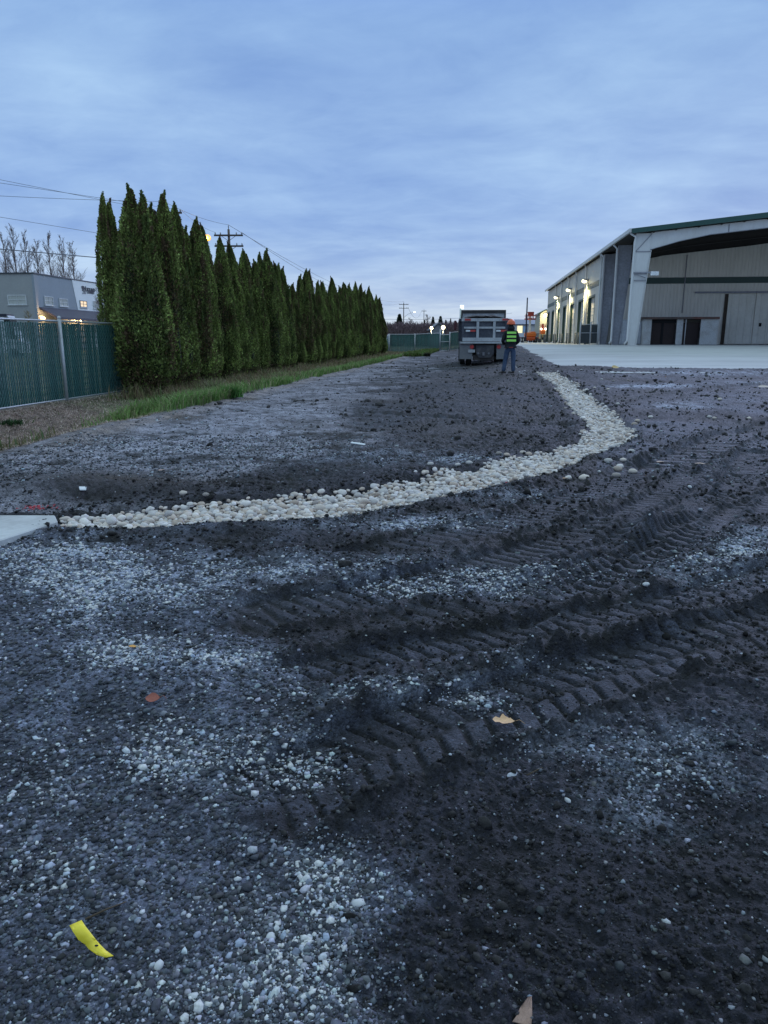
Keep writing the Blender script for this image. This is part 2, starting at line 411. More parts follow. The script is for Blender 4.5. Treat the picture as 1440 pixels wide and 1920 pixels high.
def vmat(name, rough=.8, fine=.25, fscale=40., transl=0., bump=0., bscale=80., spec=.3):
    m, nt, p = nodes(name); L = nt.links
    a = N(nt, 'ShaderNodeVertexColor', layer_name='Col')
    n2 = N(nt, 'ShaderNodeTexNoise', Scale=fscale, Detail=3.); L.new(coord(nt), n2.inputs['Vector'])
    g = ramp(nt, n2.outputs['Fac'], .3, .7, (1-fine,)*3+(1,), (1+fine,)*3+(1,))
    c = mix(nt, a.outputs['Color'], g, 1., 'MULTIPLY'); L.new(c, p.inputs['Base Color'])
    p.inputs['Roughness'].default_value = rough; p.inputs['Specular IOR Level'].default_value = spec
    if bump:
        b = N(nt, 'ShaderNodeBump', Strength=bump, Distance=.01); L.new(n2.outputs['Fac'], b.inputs['Height']); L.new(b.outputs[0], p.inputs['Normal'])
    if transl:
        tr = N(nt, 'ShaderNodeBsdfTranslucent'); L.new(c, tr.inputs['Color'])
        ms = N(nt, 'ShaderNodeMixShader', Fac=transl); L.new(p.outputs[0], ms.inputs[1]); L.new(tr.outputs[0], ms.inputs[2])
        L.new(ms.outputs[0], nt.nodes['Material Output'].inputs['Surface'])
    return m
# ============================================================ camera, sky, light
cd = bpy.data.cameras.new('camera'); cam = bpy.data.objects.new('camera', cd); COL.objects.link(cam); scene.camera = cam
cd.sensor_fit = 'VERTICAL'; cd.sensor_height = 24; cd.lens = 24*F/1920; cd.clip_start = .05; cd.clip_end = 6000
cam.location = (0, 0, EYE); cam.rotation_euler = (math.pi/2-PIT, 0, 0)
w = bpy.data.worlds.new('World'); scene.world = w; w.use_nodes = True; nt = w.node_tree; L = nt.links
bg = nt.nodes['Background']; bg.inputs['Strength'].default_value = .955
SUN_EL, SUN_AZ = R(4), R(28)
sky = nt.nodes.new('ShaderNodeTexSky'); sky.sky_type = 'NISHITA'; sky.sun_disc = False; sky.sun_elevation = SUN_EL; sky.sun_rotation = SUN_AZ
sk = mix(nt, sky.outputs[0], (.055, .055, .055), 1., 'MULTIPLY')
tc = nt.nodes.new('ShaderNodeTexCoord'); sp = nt.nodes.new('ShaderNodeSeparateXYZ'); L.new(tc.outputs['Generated'], sp.inputs[0])
# overcast deck: brightness by elevation, streaks by a noise on the cloud plane
el = nt.nodes.new('ShaderNodeValToRGB'); L.new(sp.outputs[2], el.inputs[0])
cr = el.color_ramp; cr.interpolation = 'B_SPLINE'
stops = [(0, (.64, .76, .90)), (.035, (.60, .74, .92)), (.09, (.44, .63, .93)), (.16, (.335, .53, .89)), (.25, (.36, .56, .90)), (.34, (.29, .485, .84)), (.40, (.30, .50, .88)), (.52, (.60, .86, 2.1)), (1, (.72, .95, 3.6))]
while len(cr.elements) < len(stops): cr.elements.new(.5)
for e, (p_, c_) in zip(cr.elements, stops): e.position = p_; e.color = (*c_, 1)
den = N(nt, 'ShaderNodeMath', operation='ADD'); den.inputs[1].default_value = .13; L.new(sp.outputs[2], den.inputs[0])
dv = nt.nodes.new('ShaderNodeVectorMath'); dv.operation = 'DIVIDE'
cb = nt.nodes.new('ShaderNodeCombineXYZ')
for i in range(3): L.new(den.outputs[0], cb.inputs[i])
L.new(tc.outputs['Generated'], dv.inputs[0]); L.new(cb.outputs[0], dv.inputs[1])
mp = N(nt, 'ShaderNodeMapping'); mp.inputs['Rotation'].default_value = (0, 0, R(38)); mp.inputs['Scale'].default_value = (.85, 1.1, 0); L.new(dv.outputs[0], mp.inputs['Vector'])
nA = N(nt, 'ShaderNodeTexNoise', Scale=1.15, Detail=7., Roughness=.55, Distortion=.35); L.new(mp.outputs[0], nA.inputs['Vector'])
nB = N(nt, 'ShaderNodeTexNoise', Scale=4.2, Detail=8., Roughness=.62, Distortion=.5); L.new(mp.outputs[0], nB.inputs['Vector'])
cA = ramp(nt, nA.outputs['Fac'], .34, .68, (.76, .80, .90, 1), (1.20, 1.15, 1.06, 1))
cB = ramp(nt, nB.outputs['Fac'], .30, .72, (.90, .92, .96, 1), (1.09, 1.07, 1.04, 1))
c = mix(nt, el.outputs[0], cA, 1., 'MULTIPLY'); c = mix(nt, c, cB, 1., 'MULTIPLY')
c = mix(nt, c, sk, .04)
L.new(c, bg.inputs['Color'])
sl = bpy.data.lights.new('sun', 'SUN'); sl.energy = .9; sl.angle = R(24); sl.color = (.78, .86, 1.35)
so = bpy.data.objects.new('sun', sl); COL.objects.link(so)
dv_ = Vector((math.sin(SUN_AZ)*math.cos(R(22)), math.cos(SUN_AZ)*math.cos(R(22)), math.sin(R(22))))
so.rotation_euler = (-dv_).to_track_quat('-Z', 'Y').to_euler()
vs_ = scene.view_settings; vs_.view_transform = 'Standard'; vs_.look = 'None'; vs_.exposure = 0; vs_.gamma = 1; vs_.use_curve_mapping = False
# ============================================================ ground
def ground_mat():
    m, nt, p = nodes('ground_soil'); L = nt.links
    a = N(nt, 'ShaderNodeVertexColor', layer_name='Col'); co = coord(nt)
    v1 = N(nt, 'ShaderNodeTexVoronoi', Scale=75.); L.new(co, v1.inputs['Vector'])
    v2 = N(nt, 'ShaderNodeTexVoronoi', Scale=190.); L.new(co, v2.inputs['Vector'])
    n1 = N(nt, 'ShaderNodeTexNoise', Scale=26., Detail=8., Roughness=.75); L.new(co, n1.inputs['Vector'])
    n2 = N(nt, 'ShaderNodeTexNoise', Scale=4., Detail=6., Roughness=.6); L.new(co, n2.inputs['Vector'])
    s1 = N(nt, 'ShaderNodeSeparateColor'); L.new(v1.outputs['Color'], s1.inputs[0])
    s2 = N(nt, 'ShaderNodeSeparateColor'); L.new(v2.outputs['Color'], s2.inputs[0])
    g1 = ramp(nt, s1.outputs[0], .25, .97, (.62, .62, .64, 1), (1.75, 1.75, 1.75, 1))
    g2 = ramp(nt, s2.outputs[0], .1, .95, (.68, .68, .68, 1), (1.5, 1.5, 1.5, 1))
    c = mix(nt, a.outputs['Color'], g1, .75, 'MULTIPLY'); c = mix(nt, c, g2, .8, 'MULTIPLY')
    c = mix(nt, c, ramp(nt, n1.outputs['Fac'], .35, .68, (.6, .6, .6, 1), (1.35, 1.35, 1.35, 1)), 1., 'MULTIPLY')
    c = mix(nt, c, ramp(nt, n2.outputs['Fac'], .35, .65, (.75, .74, .76, 1), (1.2, 1.2, 1.2, 1)), 1., 'MULTIPLY')
    L.new(c, p.inputs['Base Color']); p.inputs['Roughness'].default_value = .72; p.inputs['Specular IOR Level'].default_value = .35
    h = N(nt, 'ShaderNodeMath', operation='MULTIPLY_ADD'); h.inputs[1].default_value = -.5; L.new(v1.outputs['Distance'], h.inputs[0]); L.new(n1.outputs['Fac'], h.inputs[2])
    b = N(nt, 'ShaderNodeBump', Strength=.9, Distance=.012); L.new(h.outputs[0], b.inputs['Height'])
    b2 = N(nt, 'ShaderNodeBump', Strength=.5, Distance=.004); L.new(v2.outputs['Distance'], b2.inputs['Height']); b2.invert = True; L.new(b.outputs[0], b2.inputs['Normal'])
    L.new(b2.outputs[0], p.inputs['Normal'])
    return m
th = np.r_[np.linspace(R(-88), R(-37), 45)[:-1], np.linspace(R(-37), R(37), 640), np.linspace(R(37), R(88), 45)[1:]]
rr = np.r_[np.geomspace(.35, 1.2, 50)[:-1], np.geomspace(1.2, 12, 640)[:-1], np.geomspace(12, 75, 250)[:-1], np.geomspace(75, 3500, 60)]
TT, RR = np.meshgrid(th, rr); X = (np.sin(TT)*RR).ravel(); Y = (np.cos(TT)*RR).ravel()
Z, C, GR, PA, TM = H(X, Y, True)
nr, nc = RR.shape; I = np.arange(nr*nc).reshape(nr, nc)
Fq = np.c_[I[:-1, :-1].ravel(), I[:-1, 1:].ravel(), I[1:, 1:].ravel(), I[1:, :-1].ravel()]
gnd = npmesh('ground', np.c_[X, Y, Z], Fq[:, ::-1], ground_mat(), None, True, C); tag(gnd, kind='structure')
# concrete lot
def lot():
    xs = np.r_[np.linspace(1.5, 12, 30), np.linspace(13, 90, 40)]; ys = np.r_[np.linspace(25.5, 60, 90), np.linspace(61, 170, 60)]
    QQ, YY = np.meshgrid(xs, ys); Xl = (QQ+T*YY).ravel(); Yl = YY.ravel()
    nr, nc = QQ.shape; I = np.arange(nr*nc).reshape(nr, nc)
    Fl = np.c_[I[:-1, :-1].ravel(), I[:-1, 1:].ravel(), I[1:, 1:].ravel(), I[1:, :-1].ravel()]
    m = mat('lot_concrete', (.45, .46, .48), .8, dirt=(.27, .27, .29), dscale=.16, damt=.8, fine=.1, bump=.1, bscale=20, vs=(.5, 2.2, 1))
    o = npmesh('concrete_lot', np.c_[Xl, Yl, TB(Xl, Yl)-.015], Fl, m, None, True); tag(o, kind='structure')
lot()
# ------------------------------------------------------------ scattered gravel, clods (stuff)
def ico(sub=0):
    import bmesh
    bm = bmesh.new(); bmesh.ops.create_icosphere(bm, subdivisions=sub+1, radius=1.)
    v = np.array([x.co[:] for x in bm.verts]); f = np.array([[l.index for l in x.verts] for x in bm.faces]); bm.free(); return v, f
def rocks(name, P, S, mat_, cols, sub=0, rough=.25, flat=(.55, .9), smooth=False, sink=.3, parent=None):
    V0, F0 = ico(sub); n = len(P); k = len(V0)
    V = V0[None]*(1+rough*(rng.random((n, k, 1))-.5)*2)
    sc = np.c_[rng.uniform(.8, 1.25, n), rng.uniform(.65, 1., n), rng.uniform(*flat, n)]*S[:, None]
    a = rng.uniform(0, 6.283, n); b = rng.normal(0, .3, n)
    V = V*sc[:, None, :]
    cb_, sb_ = np.cos(b)[:, None], np.sin(b)[:, None]
    y = V[..., 1]*cb_-V[..., 2]*sb_; z = V[..., 1]*sb_+V[..., 2]*cb_; x = V[..., 0]
    ca, sa = np.cos(a)[:, None], np.sin(a)[:, None]
    V = np.stack([x*ca-y*sa, x*sa+y*ca, z], -1)
    V = V+P[:, None, :]; V[..., 2] += (sc[:, 2]*(1-2*sink))[:, None]
    Fx = (F0[None]+(np.arange(n)*k)[:, None, None]).reshape(-1, 3)
    return npmesh(name, V.reshape(-1, 3), Fx, mat_, parent, smooth, np.repeat(cols, k, 0))
def scatter(n, ylo, yhi, wfun, power=1.):
    """log-uniform in distance so stones stay about as dense in every part of the view"""
    Yc = np.exp(rng.uniform(math.log(ylo), math.log(yhi), n)); Xc = rng.uniform(-.72, .72, n)*Yc
    z, c, g, p, t = H(Xc, Yc, True)
    k = rng.random(n) < wfun(Xc, Yc, z, c, g, p, t)
    return np.c_[Xc, Yc, z][k], g[k], p[k]
stone_m = vmat('stone', .75, .25, 120.)
def okq(x, y): return (x-T*y > -5.9) & (lot_sd(x, y) < -.2) & (strip_sd(x, y) < .02)
P, g, p = scatter(230000, 1.15, 11, lambda x, y, z, c, g, p, t: okq(x, y)*np.clip(.10+.32*g+1.1*p-.25*t, .04, 1))
S = .0026*np.exp(rng.normal(0, .42, len(P)))*(P[:, 1]**.45)*(1+.5*g)
S = np.clip(S, .0018, .015)
v = rng.random(len(P))
br = np.where(v < .66-.40*p, .06, np.where(v < .92-.35*p, .17, .50))*(.45+.5*g+.6*p)*rng.uniform(.6, 1.4, len(P))
cl = np.c_[br*rng.uniform(.84, 1.02, len(P)), br, br*rng.uniform(1.08, 1.32, len(P))]
o = rocks('gravel', P, S, stone_m, np.clip(cl, .015, .6), 0, .42, (.35, .8)); tag(o, kind='stuff')
P, g, p = scatter(90000, 1.2, 40, lambda x, y, z, c, g, p, t: okq(x, y)*np.clip(.03+.04*g+.4*p+.55*g*(y > 7), .02, 1))
S = np.clip(.0062*np.exp(rng.normal(0, .4, len(P)))*np.clip(P[:, 1]/3, .6, 2.6)**.6, .003, .03)
br = rng.choice([.04, .13, .25, .46], len(P), p=[.40, .32, .20, .08])*rng.uniform(.8, 1.2, len(P)); cl = np.c_[br*rng.uniform(.82, 1.04, len(P)), br, br*rng.uniform(1., 1.22, len(P))]
o = rocks('gravel', P, S, stone_m, cl, 0, .42, (.35, .75)); tag(o, kind='stuff')
soil_m = vmat('soil_clod', .9, .4, 60., bump=.8, spec=.25)
P, g, p = scatter(110000, 1.3, 55, lambda x, y, z, c, g, p, t: okq(x, y)*np.clip(.9*(1-g)*sstep(.42, .62, fbm(x*1.6, y*1.6, 111, 3)) + .35*(t > .25)*(t < .75)+.9*(strip_sd(x, y) > -.35)*(y > 5), 0, 1)*np.clip(.25+y/14, 0, 1)*np.where(y > 8, .45, 1))
S = np.clip(.0062*np.exp(rng.normal(0, .5, len(P)))*np.clip(P[:, 1]/4, .6, 7)**.8, .003, .06)
br = rng.uniform(.013, .04, len(P))*np.clip(P[:, 1]/7, 1, 2.6); cl = np.c_[br*1.05, br, br*1.02]
o = rocks('soil_clods', P, S, soil_m, cl, 0, .4); tag(o, kind='stuff')
# ------------------------------------------------------------ river rock strip
rock_m = vmat('river_rock', .7, .12, 25., bump=.15)
def rockcols(n):
    base = np.array([[.62, .54, .48], [.54, .51, .50], [.72, .67, .64], [.50, .41, .35], [.66, .62, .62], [.32, .28, .26]])
    return base[rng.choice(6, n, p=[.3, .22, .2, .1, .13, .05])]*rng.uniform(.8, 1.12, (n, 1))
pts = []
def packed(step, jit, zoff, seed):
    xs = np.arange(STRIP[:, 0].min()-.2, STRIP[:, 0].max()+.2, step); ys = np.arange(STRIP[:, 1].min()-.2, STRIP[:, 1].max()+.2, step)
    A, B = np.meshgrid(xs, ys); A = A.ravel()+rng.uniform(-jit, jit, A.size)*step; B = B.ravel()+rng.uniform(-jit, jit, B.size)*step
    sd = strip_sd(A, B)+.22*(fbm(A*2.6, B*2.6, 200+seed, 2)-.5)*np.clip(B/9, .4, 1.4)
    k = (sd > .02+zoff*.6) & ((B < 14) | (rng.random(A.size) < .8)); A = A[k]; B = B[k]
    return np.c_[A, B, H(A, B)+zoff]
A = np.r_[packed(.041, .42, .0, 1), packed(.048, .45, .020, 2), packed(.14, .5, .036, 3)]
keep = ~((A[:, 1] > 13) & (rng.random(len(A)) < .3))
A = A[keep]
o_ = np.argsort(A[:, 1]+ -A[:, 2]*8); A = A[o_]
SZ = np.clip(.024*np.exp(rng.normal(0, .27, len(A)))*np.where(A[:, 1] > 13, 1.2, 1.), .014, .05)
V1, F1 = ico(1)
proto = []
for k in range(14):
    vv = V1*(1+.16*(rng.random((len(V1), 1))-.5)); d_ = rng.normal(0, 1, 3); d_ /= np.linalg.norm(d_)
    vv = vv*(1+.12*(vv@d_))[:, None]
    me = npmesh('river_rock', vv, F1, rock_m, None, True, np.tile(rockcols(1)[0], (len(vv), 1))); proto.append(me.data); bpy.data.objects.remove(me)
nind = 290
# the nearest top-layer rocks are individual things
cand = np.where(A[:, 2]-H(A[:, 0], A[:, 1]) > .02)[0][:nind]
for i in cand:
    o = bpy.data.objects.new('river_rock', proto[random.randrange(14)]); COL.objects.link(o)
    s = SZ[i]*1.12
    o.scale = (s*random.uniform(.95, 1.35), s*random.uniform(.75, 1.), s*random.uniform(.6, .85)); o.rotation_euler = (random.gauss(0, .25), random.gauss(0, .25), random.uniform(0, 6.28))
    o.location = (A[i, 0], A[i, 1], A[i, 2]+s*.35)
    tag(o, 'cream rounded river rock in the near left end of the drainage strip, lying on top', 'river rock', 'river rocks at the near end of the drainage strip')
mk = np.ones(len(A), bool); mk[cand] = False
o = rocks('river_rock_bed', A[mk], SZ[mk], rock_m, rockcols(mk.sum()), 1, .14, (.45, .75), True, .25); tag(o, 'long curved bed of cream river rocks crossing the dark yard', 'river rocks', kind='stuff')
# stray rocks off the strip
stray = [(343, 927, 'lone white pebble on dark soil above the near strip, left of centre', 1.0), (386, 930, 'second white pebble on dark soil above the near strip', .8), (806, 872, None, 1), (797, 888, None, 1.), (858, 873, None, .9), (880, 870, None, 1), (935, 852, None, 1), (950, 855, None, 1), (980, 851, None, 1), (991, 853, None, 1),
         (1066, 898, 'stray cream rock just below the rock strip, leftmost of a pair', 1.), (1094, 899, 'larger oval cream rock below the rock strip beside a smaller one', 1.5), (1155, 893, 'round cream rock alone on dark soil below the strip bend', 1.2), (1140, 866, None, 1.3), (1162, 877, None, 1.2), (1158, 882, None, 1.4), (1184, 848, 'lone cream rock right of the strip bend tip', 1.1),
         (1187, 886, None, 1.2), (1168, 864, None, 1.), (1195, 791, None, 1.), (1190, 796, None, 1.), (1060, 766, None, .8), (1075, 777, None, .8), (1120, 763, None, .9), (1128, 712, None, .8), (1150, 715, None, .8), (1115, 728, None, .9), (1178, 714, None, .8), (1140, 730, None, .9), (1158, 757, None, .9),
         (1220, 783, None, .9), (1330, 783, None, .9), (1340, 784, None, .8), (1404, 786, None, .9), (1350, 750, None, 1.1), (1090, 693, None, .8)]
for px_, py_, lb, sc_ in stray:
    q_ = GH(px_, py_); s = .034*sc_*(1.25 if py_ < 800 else 1)
    o = bpy.data.objects.new('river_rock', proto[random.randrange(14)]); COL.objects.link(o)
    o.scale = (s*1.25, s*.9, s*.75); o.rotation_euler = (0, 0, random.uniform(-.5, .5)); o.location = (q_.x, q_.y, q_.z+s*.35)
    tag(o, lb or 'stray cream river rock lying loose on dark soil outside the rock strip', 'river rock', None if lb else 'loose river rocks outside the strip')
P_ = [(1210, 1110, .022, 'flat white stone lying in the wheel ruts right of centre'), (508, 1760, .015, 'largest pointed white stone in the near gravel, bottom centre left'), (672, 1696, .016, 'pale blue grey stone at the edge of the dark soil, bottom centre'),
      (297, 1813, .012, 'white stone right of the yellow strip on the gravel'), (446, 1649, .011, 'angular white stone in the grey gravel above the largest stone'), (364, 1870, .012, 'rounded white stone near the bottom edge left of centre'), (1293, 914, .03, 'pale stone below the river rock strip at right'),
      (575, 1650, .013, 'white stone cluster piece at the upper rim of the pale gravel'), (1064, 1502, .011, 'small white stone alone on dark soil right of centre')]
wst = vmat('white_stone', .7, .12, 60.)
for px_, py_, s, lb in P_:
    q_ = GH(px_, py_)
    o = rocks('stone', np.array([[0, 0, 0.]]), np.array([s]), wst, np.array([[.55, .56, .58]]), 1, .16, (.5, .7)); o.location = q_; tag(o, lb, 'stone')
# ============================================================ vegetation
leaf_m = vmat('foliage_spray', .75, .3, 30., transl=.12)
bark_m = mat('bark', (.09, .065, .045), .9, dscale=8, bump=.5, bscale=40)
def quads(P, D, U, l, w_, cols):
    """one leaf-size quad per point: D long axis, U across"""
    n = len(P); V = np.empty((n, 4, 3)); l = l[:, None]; w_ = w_[:, None]
    V[:, 0] = P-U*w_; V[:, 1] = P+U*w_; V[:, 2] = P+D*l+U*w_*.45; V[:, 3] = P+D*l-U*w_*.45
    return V.reshape(-1, 3), np.arange(n*4).reshape(-1, 4), np.repeat(cols, 4, 0)
def unit(a): return a/np.maximum(np.linalg.norm(a, axis=1, keepdims=True), 1e-6)
def arbor(leaders, n=17000, seed=0, low=.10, ls=.06):
    """leaders: (dx, dy, height fraction, base radius). unit height 1 m = real metres, tree 5.2 m"""
    g = np.random.default_rng(seed); Hh = 5.2; Vs = []; Fs = []; Cs = []; off = 0
    wt = np.array([l[2]*l[3] for l in leaders]); wt = wt/wt.sum()
    for (dx, dy, hf, rb), wgt in zip(leaders, wt):
        k = int(n*wgt); top = Hh*hf
        t = g.random(k)**.85; zz = low+t*(top-low)
        a = g.uniform(0, 6.2832, k)
        ph = g.uniform(0, 6.28, 3)
        prof = np.minimum(1, (.62+t*3.2))*(1-t**2.9)**.85*(1-.34*t)+.008
        lump = 1+.16*(fbm(np.cos(a)*1.3+zz*1.1+ph[0], np.sin(a)*1.3+zz*.55, seed, 3)-.5)*2+(.40+.3*t**3)*(vn(a*3.2+ph[1]+zz*.5, zz*1.3, seed+5)-.5)+.16*(vn(a*7+ph[0], zz*4, seed+6)-.5)
        r = rb*prof*lump*(1-.20*g.random(k)**1.6)
        bend = .10*np.sin(zz*.9+ph[2])*t
        tw = .5*t
        P = np.c_[dx*(.4+.6*np.minimum(t*1.6, 1))+np.cos(a)*r+bend, dy*(.4+.6*np.minimum(t*1.6, 1))+np.sin(a)*r, zz]
        out = np.c_[np.cos(a), np.sin(a), np.zeros(k)]
        D = unit(out*g.uniform(.15, .9, (k, 1))+np.array([0, 0, 1.])*g.uniform(.2, 1.1, (k, 1))+g.normal(0, .35, (k, 3)))
        U = unit(np.cross(D, g.normal(0, 1, (k, 3))+out*.2))
        L_ = g.uniform(.6, 1.5, k)*ls; W_ = L_*g.uniform(.22, .5, k)
        cl = fbm(a*1.5+3, zz*1.6, seed+9, 3)
        base = np.array([.20, .255, .072])
        col = base*(g.uniform(.45, 1.6, (k, 1)))*np.clip(-.25+2.3*cl, .15, 2)[:, None]
        yel = g.random(k) < .14; col[yel] = np.array([.14, .18, .05])*g.uniform(.7, 1.25, (yel.sum(), 1))
        br = g.random(k) < (.05+.5*sstep(.60, .72, fbm(a*1.1+7, zz*.8, seed+29, 2))+.14*t); col[br] = np.array([.15, .10, .055])*g.uniform(.5, 1.2, (br.sum(), 1))
        low_ = zz < .5; b2 = low_ & (g.random(k) < .45); col[b2] = np.array([.13, .09, .055])*g.uniform(.5, 1.2, (b2.sum(), 1))
        v, f, c = quads(P, D, U, L_, W_, col); Vs.append(v); Fs.append(f+off); Cs.append(c); off += len(v)
        # loose plumes that break the outline
        npl = max(5, int(16*rb/.55)); m2 = 150
        for q in range(npl+1):
            tq = .985 if q == npl else (g.uniform(.30, .95) if q > 3 else g.uniform(.80, .93)); aq = g.uniform(0, 6.28); zq = low+tq*(top-low)
            rq = rb*(1-tq**2.9)**.85*(1-.34*tq)*(.88 if tq < .85 else .6); hq = .34 if q == npl else g.uniform(.28, .6)*(1 if tq < .85 else .7); u_ = g.random(m2)
            th_ = g.uniform(0, 6.28, m2); rr_ = (.085 if tq < .8 else .04)*(1-u_)**.7*g.random(m2)**.5
            P2 = np.c_[dx*(.4+.6*min(tq*1.6, 1))+math.cos(aq)*rq+math.cos(aq)*.06*u_+np.cos(th_)*rr_+.10*math.sin(zq*.9+ph[2])*tq, dy*(.4+.6*min(tq*1.6, 1))+math.sin(aq)*rq+math.sin(aq)*.06*u_+np.sin(th_)*rr_, zq+u_*hq-.15]
            D2 = unit(np.c_[np.cos(th_)*.5, np.sin(th_)*.5, np.ones(m2)]+g.normal(0, .3, (m2, 3))); U2 = unit(np.cross(D2, g.normal(0, 1, (m2, 3)))); L2 = g.uniform(.6, 1.4, m2)*ls
            c2 = (np.array([.10, .14, .04]) if g.random() < .7 else np.array([.13, .09, .05]))*g.uniform(.5, 1.3, (m2, 1))
            v, f, c = quads(P2, D2, U2, L2, L2*.33, c2); Vs.append(v); Fs.append(f+off); Cs.append(c); off += len(v)
        # inner mass so no daylight shows through the middle
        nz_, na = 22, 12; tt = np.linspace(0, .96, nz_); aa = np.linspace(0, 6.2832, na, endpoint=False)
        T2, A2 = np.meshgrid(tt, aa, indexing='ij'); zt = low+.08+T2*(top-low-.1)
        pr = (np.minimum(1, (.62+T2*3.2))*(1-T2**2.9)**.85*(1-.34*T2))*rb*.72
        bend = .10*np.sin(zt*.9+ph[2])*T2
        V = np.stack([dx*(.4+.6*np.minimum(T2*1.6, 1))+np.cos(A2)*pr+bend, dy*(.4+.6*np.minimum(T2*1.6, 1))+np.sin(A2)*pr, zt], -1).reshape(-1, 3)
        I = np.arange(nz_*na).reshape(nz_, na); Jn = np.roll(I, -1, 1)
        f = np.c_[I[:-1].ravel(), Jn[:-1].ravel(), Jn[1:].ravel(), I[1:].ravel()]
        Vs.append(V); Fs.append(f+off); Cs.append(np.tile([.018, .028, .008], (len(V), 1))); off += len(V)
    return np.concatenate(Vs), np.concatenate(Fs), np.concatenate(Cs)
SPEC = [[(0, 0, 1., .66)], [(-.2, 0, .94, .52), (.16, .1, 1., .56)], [(-.32, .1, .91, .48), (-.02, 0, 1., .56), (.17, .05, .97, .5), (.36, -.1, .80, .42)], [(.08, 0, 1., .56), (-.26, .05, .84, .46)],
        [(-.10, 0, 1., .52), (.13, 0, .965, .5)], [(0, .05, 1., .60), (.28, 0, .75, .42)]]
TRUNK = MB().tube([(0, 0, -.1), (.02, 0, .6), (0, .02, 2.2), (.03, 0, 4.4)], [.09, .08, .055, .02], 8)
arb = []
for k, sp_ in enumerate(SPEC):
    root = empty('arborvitae')
    t_ = TRUNK.build('trunk', bark_m, root) if k == 0 else None
    if k == 0: trunk_me = t_.data
    else:
        t_ = bpy.data.objects.new('trunk', trunk_me); COL.objects.link(t_); t_.parent = root
    v, f, c = arbor([(a_[0], a_[1], a_[2], a_[3]*1.15) for a_ in sp_], 46000 if k < 4 else 34000, 40+k, ls=.047)
    npmesh('crown', v, f, leaf_m, root, False, c); arb.append(root)
# (top px x, top px y, variant, width scale, q offset, label)
TREES = [(201, 366, 4, .74, -.9, 'leftmost arborvitae, twin tipped, standing apart behind the fence end'),
 (250, 354, 2, 1.08, .05, 'broad foremost arborvitae with several tips, nearest to the viewer'),
 (287, 364, 1, .9, .0, 'arborvitae with a reddish brown tip just right of the broad foremost one'),
 (316, 384, 3, .92, 0, 'arborvitae whose crown half hides the first utility pole crossarm'),
 (352, 410, 1, .95, .1, 'arborvitae with two thin spiky tips left of the glowing lamp'),
 (377, 424, 0, .66, -.1, 'arborvitae directly under the glowing orange street lamp'),
 (408, 446, 5, .85, .05, 'arborvitae between the glowing lamp and the double crossarm pole'),
 (428, 458, 0, .82, -.1, 'slim arborvitae in front of the double crossarm utility pole'),
 (448, 470, 3, .85, .05, 'arborvitae just right of the double crossarm utility pole'),
 (472, 476, 1, .85, -.15, 'shorter arborvitae left of the tall blunt one mid row'),
 (495, 470, 2, .98, .1, 'tall blunt topped arborvitae mid row with bushy tip'),
 (514, 494, 0, .78, .0, 'thin tipped arborvitae right beside the tall blunt one'),
 (528, 496, 4, .85, .05, 'arborvitae with bright green right flank left of the dip in the row'),
 (549, 533, 0, .78, -.1, 'low arborvitae forming the dip in the middle of the row'),
 (566, 506, 1, .9, .1, 'tall double tipped arborvitae right after the dip in the row'),
 (580, 508, 0, .8, -.05, None), (594, 528, 5, .8, .05, None), (602, 529, 0, .75, -.1, None), (610, 530, 3, .8, .05, None),
 (621, 521, 0, .85, .0, None), (638, 533, 4, .95, .1, None), (645, 532, 0, .9, -.1, None), (653, 533, 5, .85, .05, None), (662, 530, 3, .95, 0, None),
 (677, 534, 0, .85, .05, None), (686, 538, 1, .9, 0, None), (694, 548, 0, .9, .05, None), (702, 554, 3, .9, 0, None), (712, 559, 0, .95, 0, None)]
nth = ['fourteenth', 'thirteenth', 'twelfth', 'eleventh', 'tenth', 'ninth', 'eighth', 'seventh', 'sixth', 'fifth', 'fourth', 'third', 'second', 'last']
ni = 0; used = set(); TREEPOS = []
for i, (px_, py_, kv, ws, dq, lb) in enumerate(TREES):
    a, b = ray(px_, py_); q0 = -8.75+dq
    Yt = q0/(a-T); Xt = a*Yt; zt = hz(Xt, Yt); Ht = EYE+b*Yt-zt
    o = arb[kv] if kv not in used else copy_tree(arb[kv]); used.add(kv)
    o.location = (Xt, Yt, zt-.03); o.scale = (ws*1.0, ws*1.0, Ht/5.2); o.rotation_euler = (0, 0, random.choice([AX+.2, AX-.2, AX+math.pi, AX+.5]) if i > 1 else AX)
    if lb is None:
        k_ = nth[ni]; ni += 1
        lb = ('arborvitae at the far end of the row, next to the open green fence' if k_ == 'last' else '%s arborvitae counted from the far end of the row' % k_)
    tag(o, lb, 'arborvitae', 'row of tall arborvitae along the fence'); TREEPOS.append((Xt, Yt))
# ------------------------------------------------------------ grass and weeds (stuff)
grass_m = vmat('grass_blades', .8, .15, 10., transl=.2)
def blades(P, h, w_, lean, cols):
    n = len(P); a = rng.uniform(0, 6.283, n); d = np.c_[np.cos(a), np.sin(a), np.zeros(n)]; u = np.c_[-np.sin(a), np.cos(a), np.zeros(n)]
    up = np.array([0, 0, 1.]); h = h[:, None]; w_ = w_[:, None]; ln = lean[:, None]
    V = np.empty((n, 6, 3))
    m = P+up*h*.55+d*h*ln*.25; e = P+up*h*(1-.25*ln)+d*h*ln*.9
    V[:, 0] = P-u*w_; V[:, 1] = P+u*w_; V[:, 2] = m-u*w_*.8; V[:, 3] = m+u*w_*.8; V[:, 4] = e-u*w_*.15; V[:, 5] = e+u*w_*.15
    b = (np.arange(n)*6)[:, None]
    F_ = np.r_[b+[0, 1, 3, 2], b+[2, 3, 5, 4]]
    return V.reshape(-1, 3), F_, np.repeat(cols, 6, 0)
